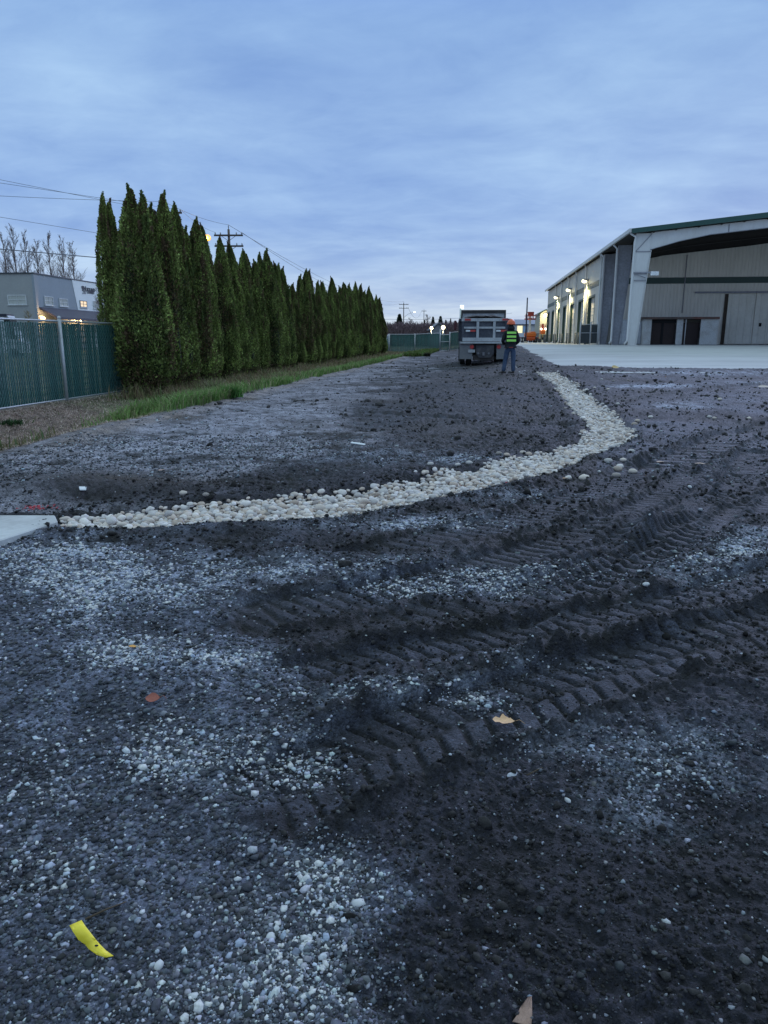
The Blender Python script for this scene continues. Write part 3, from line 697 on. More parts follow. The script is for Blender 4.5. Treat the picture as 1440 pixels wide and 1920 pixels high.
def grassfield(name, n, q0, q1, y0, y1, hf, colf, dens=None, wd=.006, lean=(.2, 1.1)):
    q = rng.uniform(q0, q1, n); y = np.exp(rng.uniform(math.log(y0), math.log(y1), n)); x = q+T*y
    if dens is not None:
        k = rng.random(n) < dens(x, y, q); x, y, q = x[k], y[k], q[k]
    z = H(x, y); n = len(x)
    h = hf(x, y, q); c = colf(x, y, q)
    v, f, c = blades(np.c_[x, y, z-.01], h, wd*(y/12)**.8*rng.uniform(.6, 1.3, n), rng.uniform(*lean, n), c)
    o = npmesh(name, v, f, grass_m, None, False, c); tag(o, kind='stuff'); return o
def cmix(pal, n, p=None): return np.array(pal)[rng.choice(len(pal), n, p=p)]*rng.uniform(.65, 1.3, (n, 1))
gf = lambda x, y: fbm(x*.55, y*.3, 300, 3)
grassfield('green_grass', 110000, -7.8, -5.85, 13.2, 78, lambda x, y, q: .10+.22*rng.random(len(x))*(.4+gf(x, y)*1.3), lambda x, y, q: cmix([(.17, .31, .08), (.12, .24, .06), (.25, .32, .12), (.33, .30, .18)], len(x), [.3, .25, .25, .2]),
           lambda x, y, q: sstep(-7.6, -6.7, q+(gf(x, y)-.5)*1.8)*np.clip(.12+sstep(.36, .5, fbm(x*.8+9, y*.35, 310, 3)+.06*(y > 22)), 0, 1)*sstep(14.6, 17.0, y+gf(x, y)*1.2))
grassfield('dry_weeds', 60000, -8.9, -6.3, 13.5, 75, lambda x, y, q: .15+.33*rng.random(len(x))**1.5, lambda x, y, q: cmix([(.24, .21, .10), (.22, .15, .10), (.32, .26, .17), (.14, .19, .07), (.18, .10, .08)], len(x), [.3, .25, .15, .2, .1]),
           lambda x, y, q: sstep(.33, .5, fbm(x*.7, y*.4, 320, 3))*sstep(16.5, 19, y+(q+7)*.6+gf(x, y)))
grassfield('bank_straw', 70000, -9.5, -6.1, 6, 21, lambda x, y, q: .02+.05*rng.random(len(x)), lambda x, y, q: cmix([(.50, .39, .34), (.36, .26, .22), (.58, .47, .41), (.17, .13, .08), (.14, .16, .07)], len(x), [.35, .25, .2, .1, .1]),
           lambda x, y, q: np.clip(1-sstep(14, 20, y)*.7, 0, 1), wd=.006, lean=(.8, 2.4))
grassfield('ditch_weeds', 7000, -7.4, -6.15, 8, 19, lambda x, y, q: .08+.2*rng.random(len(x))**1.4, lambda x, y, q: cmix([(.22, .18, .09), (.18, .18, .07), (.15, .11, .07), (.10, .17, .06)], len(x)),
           lambda x, y, q: sstep(.45, .6, fbm(x*1.2, y*.8, 330, 3)))
grassfield('verge_tufts', 9000, -5.9, -4.2, 60, 84, lambda x, y, q: .15+.3*rng.random(len(x)), lambda x, y, q: cmix([(.08, .17, .03), (.13, .14, .05)], len(x)))
# pampas-like arching tuft by the third tree
def tuft(px_, py_, n, h, pal, lb, name='grass_tuft', wd=.006):
    q_ = GH(px_, py_); P = np.c_[rng.normal(q_.x, .12, n), rng.normal(q_.y, .12, n), np.full(n, q_.z)]
    v, f, c = blades(P, rng.uniform(.6, 1.1, n)*h, np.full(n, wd), rng.uniform(.3, 1.5, n), cmix(pal, n))
    o = npmesh(name, v-np.array(q_), f, grass_m, None, False, c); o.location = q_; tag(o, lb, 'grass')
tuft(405, 742, 260, .55, [(.30, .27, .18), (.16, .22, .07), (.22, .22, .12)], 'pale arching grass tuft on the verge below the glowing lamp', wd=.008)
tuft(432, 745, 320, .32, [(.09, .22, .05), (.07, .17, .04)], 'bright green leafy tuft right of the pale arching tuft', wd=.010)
tuft(17, 795, 220, .10, [(.03, .08, .025), (.04, .07, .03)], 'low dark green weed patch on the straw bank at the left edge', 'weed_patch', .012)
tuft(800, 668, 160, .35, [(.05, .09, .04), (.07, .06, .05)], 'dark low weeds in front of the open far fence', 'weed_patch', .03)
# ============================================================ chain link fence with green slats
galv = mat('galvanised_steel', (.48, .50, .53), .45, .35, dscale=6, damt=.3)
slat_m = vmat('green_slat', .5, .12, 8., spec=.5)
wire_m = mat('fence_wire', (.13, .28, .27), .5, .3)
FQ = -9.52
def fpt(y): return Vector((FQ+T*y, y, 0))
fence = empty('chain_link_fence', (*fpt(17.2)[:2], 0), 0, 'long green slatted chain link fence running behind the arborvitae row to the far corner', 'fence')
fo = Vector(fence.location)
V = []; Fc_ = []; Cc = []
def slats(p0, p1, V, Fc_, Cc, hb=.06, ht=1.76, w_=.07, gap=.088, base=None):
    p0 = Vector(p0); p1 = Vector(p1); d = (p1-p0); Ln = d.length; d.normalize(); nn = Vector((-d.y, d.x, 0)); n_ = int(Ln/gap)
    for i in range(n_):
        c = p0+d*(i+.5)*gap; zb = hz(c.x, c.y) if base is None else base(c); zb = float(TB(c.x, c.y)); tw = random.gauss(0, .13)
        e = (d*math.cos(tw)+nn*math.sin(tw))*w_/2; b0 = len(V); sag = random.uniform(-.015, .01)
        for z_ in (hb+zb, ht+zb+sag):
            for off in (-nn*.004, nn*.004):
                for s_ in (-1, 1): V.append(c+e*s_+off+Vector((0, 0, z_)))
        for q in ((0, 1, 5, 4), (3, 2, 6, 7), (2, 0, 4, 6), (1, 3, 7, 5), (4, 5, 7, 6)): Fc_.append([b0+k for k in q])
        g_ = random.uniform(.8, 1.2); Cc += [[.004*g_, .066*g_, .062*g_]]*8
slats(fpt(6), fpt(81), V, Fc_, Cc)
npmesh('privacy_slats', np.array([list(v-fo) for v in V]), np.array(Fc_), slat_m, fence, False, np.array(Cc))
def wires(p0, p1, off, parent, o_, name='wire_mesh', r=.0035, gap=.088):
    m = MB(); p0 = Vector(p0); p1 = Vector(p1); d = (p1-p0); Ln = d.length; d.normalize(); nn = Vector((d.y, -d.x, 0))*off; h = 1.8
    for i in range(int(Ln/gap)):
        for s in (1, -1):
            a = p0+d*(i*gap); b = a+d*s*h*.62; za = float(TB(a.x, a.y))
            if (b-p0).dot(d) < 0 or (b-p0).dot(d) > Ln: continue
            m.tube([a-o_+nn*(1+.1*s)+Vector((0, 0, za+.03)), b-o_+nn*(1+.1*s)+Vector((0, 0, za+h-.03))], r, 3, False)
    return m.build(name, wire_m, parent)
wires(fpt(6), fpt(24), .022, fence, fo)
m = MB(); m.tube([fpt(y)-fo+Vector((0, 0, 1.81+float(TB(fpt(y).x, y)))) for y in np.arange(6, 82, 3)], .022, 8); m.build('top_rail', galv, fence)
m = MB(); m.tube([fpt(y)-fo+Vector((.03, 0, .06+float(TB(fpt(y).x, y)))) for y in np.arange(6, 22, 1)], .018, 6); m.build('bottom_rail', galv, fence)
for k in range(-3, 22):
    y = 17.2+k*3.04
    if y > 80.5: continue
    p_ = fpt(y)-fo+Vector((.05, 0, 0)); z_ = float(TB(fpt(y).x, y)); m = MB(); m.tube([p_+Vector((0, 0, z_-.15)), p_+Vector((0, 0, z_+1.86))], .038 if k == 0 else .033, 10); m.ball(p_+Vector((0, 0, z_+1.88)), .045, 10, 6); m.build('post', galv, fence)
p_ = fpt(81)-fo; m = MB(); m.tube([p_+Vector((0, -.05, -.1)), p_+Vector((0, -.05, 1.95))], .07, 10); m.build('end_post', galv, fence)
# cross fence at the far end
CQ = fpt(81); vdir = Vector((.98, .19, 0)).normalized()
def cpt(s): return CQ+vdir*s
def sx_at(px_):    # distance along the cross fence for a pixel column
    a, b = ray(px_, 640); return (a*CQ.y-CQ.x)/(vdir.x-a*vdir.y)
g0, g1, ge = sx_at(825), sx_at(843), sx_at(885)
for (s0, s1, lb) in ((.1, g0, 'green slatted cross fence between the far corner post and the small gate'), (g1, ge, 'green slatted fence panel between the small gate and the dump truck')):
    fr = empty('fence_panel', cpt(s0), 0, lb, 'fence'); o_ = Vector(fr.location); V = []; Fc_ = []; Cc = []
    slats(cpt(s0), cpt(s1), V, Fc_, Cc, ht=1.86); npmesh('privacy_slats', np.array([list(v-o_) for v in V]), np.array(Fc_), slat_m, fr, False, np.array(Cc))
    m = MB(); m.tube([cpt(s)-o_+Vector((0, 0, 1.92+float(TB(*cpt(s)[:2])))) for s in np.linspace(s0, s1, 5)], .03, 8); m.build('top_rail', galv, fr)
    for s in np.linspace(s0, s1, 3):
        z_ = float(TB(*cpt(s)[:2])); m = MB(); m.tube([cpt(s)-o_+Vector((0, -.05, z_-.1)), cpt(s)-o_+Vector((0, -.05, z_+1.98))], .045, 8); m.build('post', galv, fr)
gt = empty('gate', cpt(g0), 0, 'small pipe framed gate with two tall posts in the far green fence', 'gate'); o_ = Vector(gt.location)
for s in (g0, g1):
    z_ = float(TB(*cpt(s)[:2])); m = MB(); m.tube([cpt(s)-o_+Vector((0, -.1, z_-.1)), cpt(s)-o_+Vector((0, -.1, z_+(2.35 if s == g0 else 2.0)))], .06, 8); m.build('post', galv, gt)
z_ = float(TB(*cpt(g0)[:2]))
for h in (.08, 1.0, 1.75): m = MB(); m.tube([cpt(g0)-o_+Vector((0, -.1, z_+h)), cpt(g1)-o_+Vector((0, -.1, z_+h))], .035, 6); m.build('rail', galv, gt)
V = []; Fc_ = []; Cc = []; slats(cpt(g0+.05), cpt(g1-.05), V, Fc_, Cc, ht=1.7); npmesh('privacy_slats', np.array([list(v-o_) for v in V]), np.array(Fc_), slat_m, gt, False, np.array(Cc))
# ============================================================ utility poles and wires
wood = mat('weathered_pole_wood', (.13, .10, .085), .9, dscale=3, bump=.5, bscale=20)
insul = mat('insulator', (.30, .30, .32), .4)
arm_m = mat('crossarm_wood', (.07, .055, .05), .9)
WA = Vector((11.5, -1, 0)).normalized(); POLES = {}
def pole(px_, py_, Y, arms, lb, lean=0, armang=0., hh=None, brace=True):
    p = at(px_, py_, Y); root = empty('utility_pole', (p.x, p.y, 0), armang, lb, 'utility pole', 'utility poles along the road'); Ht = p.z
    m = MB(); m.tube([(0, 0, -.3), (0, 0, Ht*.6), (0, 0, Ht)], [.17, .14, .11], 10); m.build('pole', wood, root)
    att = []
    for (dz, L1, L2) in arms:
        m = MB(); m.box(((L2-L1)/2, -.15, Ht-dz), (L1+L2, .11, .15)); ar = m.build('crossarm', arm_m, root)
        if brace:
            m = MB()
            for s_, l_ in ((-1, L1), (1, L2)): m.box((s_*l_*.25, -.20, Ht-dz-.28), (l_*.55+.1, .02, .04), Matrix.Rotation(s_*math.atan2(-.45, l_*.5), 3, 'Y') if False else Matrix.Rotation(-s_*-1*math.atan2(.45, l_*.5)*-1, 3, 'Y'))
            m.build('brace', arm_m, root)
        m = MB()
        for x_ in (-L1+.12, -L1*.55, L2*.55, L2-.12):
            m.tube([(x_, -.15, Ht-dz+.07), (x_, -.15, Ht-dz+.16), (x_, -.15, Ht-dz+.27)], [.03, .065, .045], 8)
        m.build('insulators', insul, ar)
        att.append([root.matrix_basis @ Vector((x_, -.15, Ht-dz+.27)) for x_ in (-L1+.12, L2*.55, L2-.12)])
    m = MB(); m.tube([(0, 0, Ht), (0, 0, Ht+.25), (0, 0, Ht+.4)], [.03, .05, .03], 6); m.build('pole_top_pin', insul, root)
    bpy.context.view_layer.update()
    att.insert(0, [Vector((p.x, p.y, Ht+.4))]); POLES[lb] = att; return root, att, p
rA, aA, pA = pole(308, 388, 62, [(.45, 1.4, 1.4)], 'utility pole mostly hidden behind the arborvitae, only its crossarm end showing')
rB, aB, pB = pole(428.5, 430, 73, [(.55, 1.35, 1.35), (1.5, 1.35, 1.35)], 'utility pole with two crossarms rising above the arborvitae')
rC, aC, pC = pole(757, 568, 224, [(.45, 1.4, 1.4), (1.5, 1.4, 1.4)], 'far utility pole with two crossarms right of the hedge row', brace=False)
rD, aD, pD = pole(795, 581, 310, [(.5, 1.0, 1.0)], 'smaller distant utility pole with one crossarm above the purple brush', brace=False)
m = MB(); m.b2((-.3, -.6, pB.z-3.2), (.3, -.2, pB.z-2.3)); m.build('transformer', insul, rB)
# street lamp on the far pole
m = MB(); m.tube([(0, 0, pC.z-4.2), (1.2, 0, pC.z-3.2), (2.9, 0, pC.z-2.6)], .05, 6); la = m.build('lamp_arm', galv, rC)
m = MB(); m.box((3.2, 0, pC.z-2.6), (.7, .3, .2)); m.build('lamp_head', emis('pale_lamp', (.75, .9, 1.), 3), la)
cable_m = mat('power_cable', (.14, .15, .19), .6)
def wire(a, b, sag, r, lb, grp='power lines'):
    a = Vector(a); b = Vector(b); pts = []
    for i in range(17):
        t = i/16; p = a.lerp(b, t); p.z -= sag*4*t*(1-t); pts.append(p)
    m = MB(); m.tube([p-a for p in pts], r, 5, False); o = m.build('power_line', cable_m); o.location = a; tag(o, lb, 'power line', grp)
Z0 = Vector((-30, 35, 0))
wire(at(-560, 330, 35), aA[0][0], .2, .014, 'topmost thin power line coming in from the left edge')
s_ = at(0, 337, 48.8); d_ = (aA[1][0]-s_); wire(s_-d_*1., aA[1][0], .0, .013, 'second thin power line just below the topmost on the left')
s_ = at(0, 343, 48.8); d_ = (aA[1][1]-s_); wire(s_-d_*1., aA[1][1], .0, .013, 'third thin power line below the topmost pair on the left')
s_ = at(0, 407, 48.8); e_ = at(183, 437, 58); wire(s_-(e_-s_)*1.2, e_+(e_-s_)*.3, .0, .014, 'single thin power line halfway between the top lines and the thick cable')
s_ = at(0, 467, 48.8); e_ = at(183, 483, 58); wire(s_-(e_-s_)*1.2, e_+(e_-s_)*.4, .0, .035, 'thick dark cable crossing in front of the bare trees')
wire(aA[0][0], aB[0][0], .25, .014, 'power line from the hidden pole to the top of the double crossarm pole')
wire(aA[1][2], aB[1][0], .25, .012, 'lower power line from the hidden pole to the double crossarm pole')
wire(aB[0][0], aC[0][0], 2.2, .02, 'upper power line descending right from the double crossarm pole')
wire(aB[1][2], aC[1][0], 2.6, .02, 'lower power line descending right from the double crossarm pole')
wire(at(700, 598, 200), at(960, 587, 330), 1., .05, 'distant power line passing behind the two far poles')
wire(aC[2][2], aD[1][0], 3., .04, 'sagging power line between the two far poles')
# glowing street lamp above the hedge
pL = at(389, 446, 66); sl_ = empty('street_lamp', (pL.x, pL.y, 0), 0, 'glowing orange street lamp seen at the top of the arborvitae row', 'street lamp')
m = MB(); m.tube([(-1.6, .6, -.2), (-1.6, .6, pL.z+.1)], [.1, .06], 8); m.build('pole', galv, sl_)
m = MB(); m.tube([(-1.6, .6, pL.z), (-.8, .3, pL.z+.35), (0, 0, pL.z+.25)], .04, 6); m.build('arm', galv, sl_)
m = MB(); m.ball((0, 0, pL.z), .3, 14, 8, (1, 1, .9)); m.build('lamp_head', emis('sodium_lamp', (1, .42, .09), 1.35), sl_)
def plight(p, e, col, rad=.15, typ='POINT', rot=None, spot=None):
    l = bpy.data.lights.new('lamp_light', typ); l.energy = e; l.color = col
    if typ != 'AREA': l.shadow_soft_size = rad
    if spot: l.spot_size = spot; l.spot_blend = .6
    o = bpy.data.objects.new('lamp_light', l); COL.objects.link(o); o.location = p
    if rot: o.rotation_euler = rot
    return o
plight((pL.x+.0, pL.y-.6, pL.z-.1), 260, (1, .6, .25))
# ============================================================ bare trees behind, conifers, far brush
twig_m = mat('bare_twigs', (.17, .13, .13), .9, fine=.1)
def poplar(seed, Ht, spread=.17, n1=40, warm=1.):
    g = random.Random(seed); m = MB()
    tr = [(0, 0, -.3), (g.uniform(-.2, .2), 0, Ht*.35), (g.uniform(-.3, .3), 0, Ht*.7), (g.uniform(-.3, .3), 0, Ht)]
    m.tube(tr, [Ht*.012, Ht*.009, Ht*.005, .02], 5)
    V = []
    for k in range(n1):
        t = .18+.8*k/n1; z0 = Ht*t; a = g.uniform(0, 6.28); L_ = Ht*spread*(1.25-t)*g.uniform(.8, 1.4); st = g.uniform(.8, 1.4)
        x0 = np.interp(z0, [p[2] for p in tr], [p[0] for p in tr])
        p0 = Vector((x0, 0, z0)); d = Vector((math.cos(a)*.55, math.sin(a)*.55, st)).normalized(); p1 = p0+d*L_*.5; p2 = p0+d*L_+Vector((0, 0, L_*.25))
        m.tube([p0, p1, p2], [.045*Ht/20, .03*Ht/20, .012], 3, False)
        for j in range(10):
            u = g.uniform(.2, 1); b = p0.lerp(p2, u); a2 = g.uniform(0, 6.28); dd = (d+Vector((math.cos(a2), math.sin(a2), .2))*.6).normalized()
            e = b+dd*L_*g.uniform(.2, .45); m.tube([b, e], [.017, .010], 3, False)
            for _ in range(4):
                a3 = g.uniform(0, 6.28); b3 = b.lerp(e, g.uniform(.3, 1)); m.tube([b3, b3+(dd+Vector((math.cos(a3), math.sin(a3), .4))*.6)*L_*.14], [.013, .009], 3, False)
    return m
pops = []
for k in range(3):
    root = empty('bare_poplar'); mm = poplar(k+3, 19, .17)
    tb = MB(); tb.tube([(0, 0, -.3), (.1, 0, 3)], [.26, .2], 6); tb.build('trunk', wood, root); mm.build('crown', twig_m, root, rec=False); pops.append(root)
PT = [(4, 440, 0, 'bare poplar cut off by the left edge of the photo'), (23, 425, 1, 'tallest bare poplar, first full one from the left edge'), (45, 437, 2, 'second bare poplar right of the tallest one'),
      (66, 452, 0, 'short bare poplar standing between the two groups'), (88, 438, 1, 'bare poplar in the middle of the right hand group'), (112, 448, 2, 'second last bare poplar above the grey office building'), (133, 456, 0, 'rightmost bare poplar above the edge of the white facade')]
for i, (px_, py_, k, lb) in enumerate(PT):
    p = at(px_, py_, 150+(i % 3)*6); o = pops[k] if i < 3 and False else (copy_tree(pops[k]) if i > 2 else pops[[0, 1, 2][i]])
    o.location = (p.x, p.y, 0); o.scale = (1.15, 1.15, p.z/19); o.rotation_euler = (0, 0, i*1.3); tag(o, lb, 'bare tree', 'bare poplars behind the office')
o = copy_tree(pops[2]); p = at(185, 516, 86); o.location = (p.x, p.y, 0); o.scale = (.5, .5, p.z/19); tag(o, 'small bare tree in front of the white facade beside the hedge', 'bare tree'); o['group'] = ''; del o['group']
o = copy_tree(pops[1]); p = at(53, 583, 80); o.location = (p.x, p.y, 0); o.scale = (.42, .42, p.z/19); tag(o, 'small yellowish shrub tree before the grey office wall', 'tree'); del o['group']
for c_ in o.children:
    if c_.name.startswith('crown'):
        c_.data = c_.data.copy(); c_.data.materials[0] = mat('yellow_twigs', (.26, .20, .10), .9)
# conifers
def conifer(n, seed):
    g = np.random.default_rng(seed); t = g.random(n)**.8; a = g.uniform(0, 6.283, n); lay = 1-.3*((t*14) % 1)
    r = (1-t)*.34*lay*g.uniform(.3, 1.1, n)**.4; P = np.c_[np.cos(a)*r, np.sin(a)*r, .08+t*.92-r*.2]
    D = unit(np.c_[np.cos(a), np.sin(a), g.uniform(-.5, .2, n)]); U = unit(np.cross(D, g.normal(0, 1, (n, 3))))
    return quads(P, D, U, g.uniform(.02, .05, n), g.uniform(.008, .018, n), np.array([.04, .065, .04])*g.uniform(.5, 1.5, (n, 1)))
cons = []
for k in range(2):
    root = empty('conifer_tree'); m = MB(); m.tube([(0, 0, -.02), (0, 0, .5)], [.02, .012], 6); m.build('trunk', bark_m, root); v, f, c = conifer(7000, k+60); npmesh('crown', v, f, leaf_m, root, False, c); cons.append(root)
CT = [(749, 589, 200, 7.5, 'lone dark conifer just left of the far double crossarm pole'), (812, 594, 260, 6, 'conifer left of the small gabled house roof'), (826, 593, 260, 7.5, 'taller conifer right behind the small gabled house roof'), (836, 600, 270, 5, 'small conifer right of the house roof'), (845, 597, 270, 3.5, 'thin pointed conifer nearest the dump truck'), (796, 600, 280, 4, 'small conifer at the foot of the distant single crossarm pole'), (856, 604, 280, 5, 'low conifer directly beside the dump truck mirror')]
for i, (px_, py_, Y, wd, lb) in enumerate(CT):
    p = at(px_, py_, Y); o = cons[i] if i < 2 else copy_tree(cons[i % 2]); o.location = (p.x, p.y, 0); o.scale = (wd*1.05, wd*1.05, p.z); tag(o, lb, 'conifer', 'far conifers beyond the fence')
o = copy_tree(pops[1]); p = at(802, 590, 280); o.location = (p.x, p.y, 0); o.scale = (1.3, 1.3, p.z/19); tag(o, 'pale bare tree between the far poles and the conifers', 'bare tree'); del o['group']
o = copy_tree(pops[0]); p = at(769, 596, 250); o.location = (p.x, p.y, 0); o.scale = (1., 1., p.z/19); tag(o, 'faint bare tree right of the far double crossarm pole', 'bare tree'); del o['group']
# purple-brown orchard brush as one mass
def brush():
    n = 30000; X_ = rng.uniform(-12, 18, n); Y_ = rng.uniform(150, 190, n)
    top = 3.9+1.1*fbm(X_*.22, Y_*.2, 400, 3); z = top*(1-rng.random(n)**1.7*.95); D = unit(np.c_[rng.normal(0, .5, n), rng.normal(0, .5, n), np.ones(n)]); U = unit(np.cross(D, rng.normal(0, 1, (n, 3))))
    return quads(np.c_[X_, Y_, z-.4], D, U, rng.uniform(.5, 1.1, n), rng.uniform(.02, .06, n), np.array([.17, .115, .125])*rng.uniform(.5, 1.25, (n, 1)))
v, f, c = brush(); o = npmesh('far_brush', v, f, vmat('brush', .9, .2, 3.), None, False, c); tag(o, kind='stuff')
def lump(name, x0, x1, Y, h, col, seed, lb, kind='structure', n=90):
    xs = np.linspace(x0, x1, n); m = MB(); top = [h*(float(sstep(x0+40, x0+160, x)) if name == 'hills' else 1)*(.45+.75*float(fbm(np.array([x*.004+seed]), np.array([seed*1.]), seed, 4)[0])) for x in xs]
    vs = []; fs = []
    for i, x in enumerate(xs):
        vs += [(x, Y-h*2, -2), (x, Y-h*.5, top[i]*.62), (x, Y, top[i]), (x, Y+h*2, -2)]
    for i in range(n-1):
        for k in range(3): fs.append((i*4+k, (i+1)*4+k, (i+1)*4+k+1, i*4+k+1))
    m.add(vs, fs, True); o = m.build(name, mat(name+'_cover', col, .95, dscale=.01), None); tag(o, lb, kind=kind)
lump('hills', 305, 1500, 2600, 108, (.10, .22, .42), 5, None)  # blue of the distant air painted into the hill colour
lump('far_woods', -900, 500, 420, 7, (.075, .07, .085), 9, None)
# ============================================================ warehouse
class Fr:
    """local frame: ly runs along u (into depth), lx to the right"""
    def __init__(s, O, ang): s.O = Vector(O); s.u = Vector((math.sin(ang), math.cos(ang), 0)); s.v = Vector((math.cos(ang), -math.sin(ang), 0)); s.rz = -ang
    def onfront(s, px, py, ly):   # plane ly = const
        a, b = ray(px, py); P = s.O+s.u*ly; Y = (P.x*s.u.x+P.y*s.u.y)/(a*s.u.x+s.u.y); return Vector((a*Y-P.x, Y-P.y, 0)).dot(s.v), EYE+b*Y-s.O.z
    def onside(s, px, py, lx):    # plane lx = const
        a, b = ray(px, py); P = s.O+s.v*lx; Y = (P.x*s.v.x+P.y*s.v.y)/(a*s.v.x+s.v.y); return Vector((a*Y-P.x, Y-P.y, 0)).dot(s.u), EYE+b*Y-s.O.z
W = Fr((.3223*55, 55, .96), math.atan(T))
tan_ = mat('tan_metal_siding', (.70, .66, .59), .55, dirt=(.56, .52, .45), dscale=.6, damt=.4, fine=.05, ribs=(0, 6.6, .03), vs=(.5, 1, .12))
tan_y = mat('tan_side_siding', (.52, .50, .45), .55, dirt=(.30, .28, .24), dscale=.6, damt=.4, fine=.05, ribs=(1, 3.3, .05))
dgreen = mat('dark_green_trim', (.016, .05, .042), .5, fine=.05); tgreen = mat('teal_green_trim', (.008, .06, .052), .4, fine=.05)
white = mat('white_painted_steel', (.60, .61, .62), .5, dirt=(.42, .40, .36), dscale=.7, damt=.35, fine=.04, vs=(1.5, 1.5, .4))
dull = mat('dull_blue_grey_steel', (.25, .26, .30), .6, dirt=(.15, .14, .15), dscale=.8, damt=.5)
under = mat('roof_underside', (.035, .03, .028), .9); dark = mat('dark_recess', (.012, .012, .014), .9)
door_m = mat('white_sectional_door', (.55, .53, .50), .5, dscale=1.5, damt=.2, fine=.03, ribs=(2, 3.2, .03))
conc = mat('worn_concrete', (.36, .35, .33), .85, dscale=2, bump=.2)
wh = empty('warehouse', W.O, W.rz, 'large tan metal warehouse with open fronted canopy end, green stripe and row of tall doors', 'warehouse')
L0 = 13.4; L1 = 66.; EH = 7.99; SLO = .1; HW = 17.
def zroof(x): return EH+SLO*(x if x < HW else 2*HW-x)
# side wall with openings
dy0 = [17.0+7.42*k for k in range(7)]; DW = 4.3; DH = 4.55
m = MB(); segs = []; y = L0
for d in dy0: segs.append((y, d)); y = d+DW
segs.append((y, L1))
for a_, b_ in segs: m.b2((0, a_, 0), (.22, b_, 5.2))
for d in dy0: m.b2((0, d, DH), (.22, d+DW, 5.2))
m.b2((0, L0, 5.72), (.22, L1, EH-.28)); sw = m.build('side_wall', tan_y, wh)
m = MB(); m.b2((-.015, L0, 5.2), (.2, L1, 5.72)); m.build('side_stripe', dgreen, wh)
for d in dy0:
    m = MB(); m.b2((.28, d, 0), (.33, d+DW, DH)); dr = m.build('overhead_door', door_m, wh)
    m = MB(); m.b2((-.02, d+DW-.16, 0), (.279, d+DW+.02, DH)); m.b2((-.02, d-.02, 0), (.279, d+.16, DH)); m.b2((-.02, d+.16, DH-.16), (.279, d+DW-.16, DH+.02)); m.build('door_frame', dgreen, dr)
for k, yy in enumerate([L0+.25, 23.2, 30.6, 38.0, 45.4, 52.8]):
    m = MB(); m.tube([(-.28, yy, EH-.22), (-.12, yy, EH-.6), (-.12, yy, .25), (-.3, yy, .08)], .075, 8); m.build('downspout', white, wh)
m = MB(); m.b2((.6, L1, 0), (2*HW-.4, L1+.2, 7.6)); m.build('far_wall', tan_, wh)
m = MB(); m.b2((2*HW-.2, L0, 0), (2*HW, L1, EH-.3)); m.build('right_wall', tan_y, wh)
# back wall of the canopy with stripe
m = MB(); xs = np.linspace(.3, 2*HW-.4, 9); poly = [(.3, 5.72)]+[(2*HW-.4, 5.72)]+[(x_, zroof(x_)-.3) for x_ in xs[::-1]]
m.prism(poly, L0+.02, L0+.2, 'xz'); m.b2((.3, L0+.02, 0), (2*HW-.4, L0+.2, 5.2)); m.build('back_wall', tan_, wh)
m = MB(); m.b2((.25, L0-.02, 5.2), (2*HW-.4, L0+.18, 5.72)); m.build('back_wall_stripe', dgreen, wh)
# roof
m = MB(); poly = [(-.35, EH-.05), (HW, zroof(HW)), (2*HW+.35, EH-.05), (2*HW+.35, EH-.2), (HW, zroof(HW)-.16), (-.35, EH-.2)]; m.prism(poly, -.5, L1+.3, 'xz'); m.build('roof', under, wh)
m = MB(); m.b2((-.5, -.48, EH-.26), (-.36, L1+.3, EH+.0)); m.build('eave_gutter', white, wh)
m = MB(); poly = [(-.36, EH-.02), (HW, zroof(HW)+.03), (2*HW+.35, EH-.02), (2*HW+.35, EH-.40), (HW, zroof(HW)-.34), (-.36, EH-.34)]; m.prism(poly, -.58, -.51, 'xz'); m.build('gable_trim', tgreen, wh)
# purlins
m = MB()
for x_ in np.arange(1.2, 2*HW, 1.5): m.b2((x_-.04, -.4, zroof(x_)-.40), (x_+.04, L0, zroof(x_)-.2))
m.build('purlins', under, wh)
# rigid frames: tapered column + haunched rafter
def frame(ly, m_, lw=.03, rm_=None):
    rm_ = rm_ or m_
    m = MB(); x0 = .06
    # column web
    m.prism([(x0, 0), (x0+.50, 0), (x0+1.05, 6.55), (x0+1.05, EH-.3), (x0, EH-.3)], ly, ly+lw, 'xz')
    col = MB.build(m, 'frame_column', m_, wh)
    f = MB()
    f.b2((x0-.03, ly-.12, 0), (x0, ly+.15, EH-.32))
    a = math.atan2(.55, 6.55); f.prism([(x0+.50, 0), (x0+.53, 0), (x0+1.08, 6.55), (x0+1.05, 6.55)], ly-.12, ly+.15, 'xz'); f.b2((x0-.05, ly-.15, -.02), (x0+.62, ly+.18, .03))
    f.build('column_flange', m_, col)
    st = MB()
    for z_ in (6.45, 4.95): w2 = .5+.55*z_/6.55; st.b2((x0, ly-.05, z_), (x0+w2, ly-.004, z_+.06))
    st.build('stiffener', dull, col)
    r = MB(); xb = [1.08, 3, 5, 8.74, 12, HW]; zb = [6.62, 7.15, 7.55, 7.93, 8.25, 8.85]
    poly = [(x, z) for x, z in zip(xb, zb)]+[(HW, zroof(HW)-.36)]+[(1.08, zroof(1.08)-.36)]; r.prism(poly, ly, ly+lw, 'xz')
    poly = [(2*HW-x, z) for x, z in poly]; r.prism(poly[::-1], ly, ly+lw, 'xz'); raf = r.build('rafter', rm_, wh)
    fl = MB()
    for i in range(5):
        fl.prism([(xb[i], zb[i]-.03), (xb[i+1], zb[i+1]-.03), (xb[i+1], zb[i+1]), (xb[i], zb[i])], ly-.12, ly+.15, 'xz')
    fl.b2((6.2, ly-.04, 7.7), (6.26, ly-.004, 8.2)); fl.build('rafter_flange', dull if rm_ is m_ else rm_, raf)
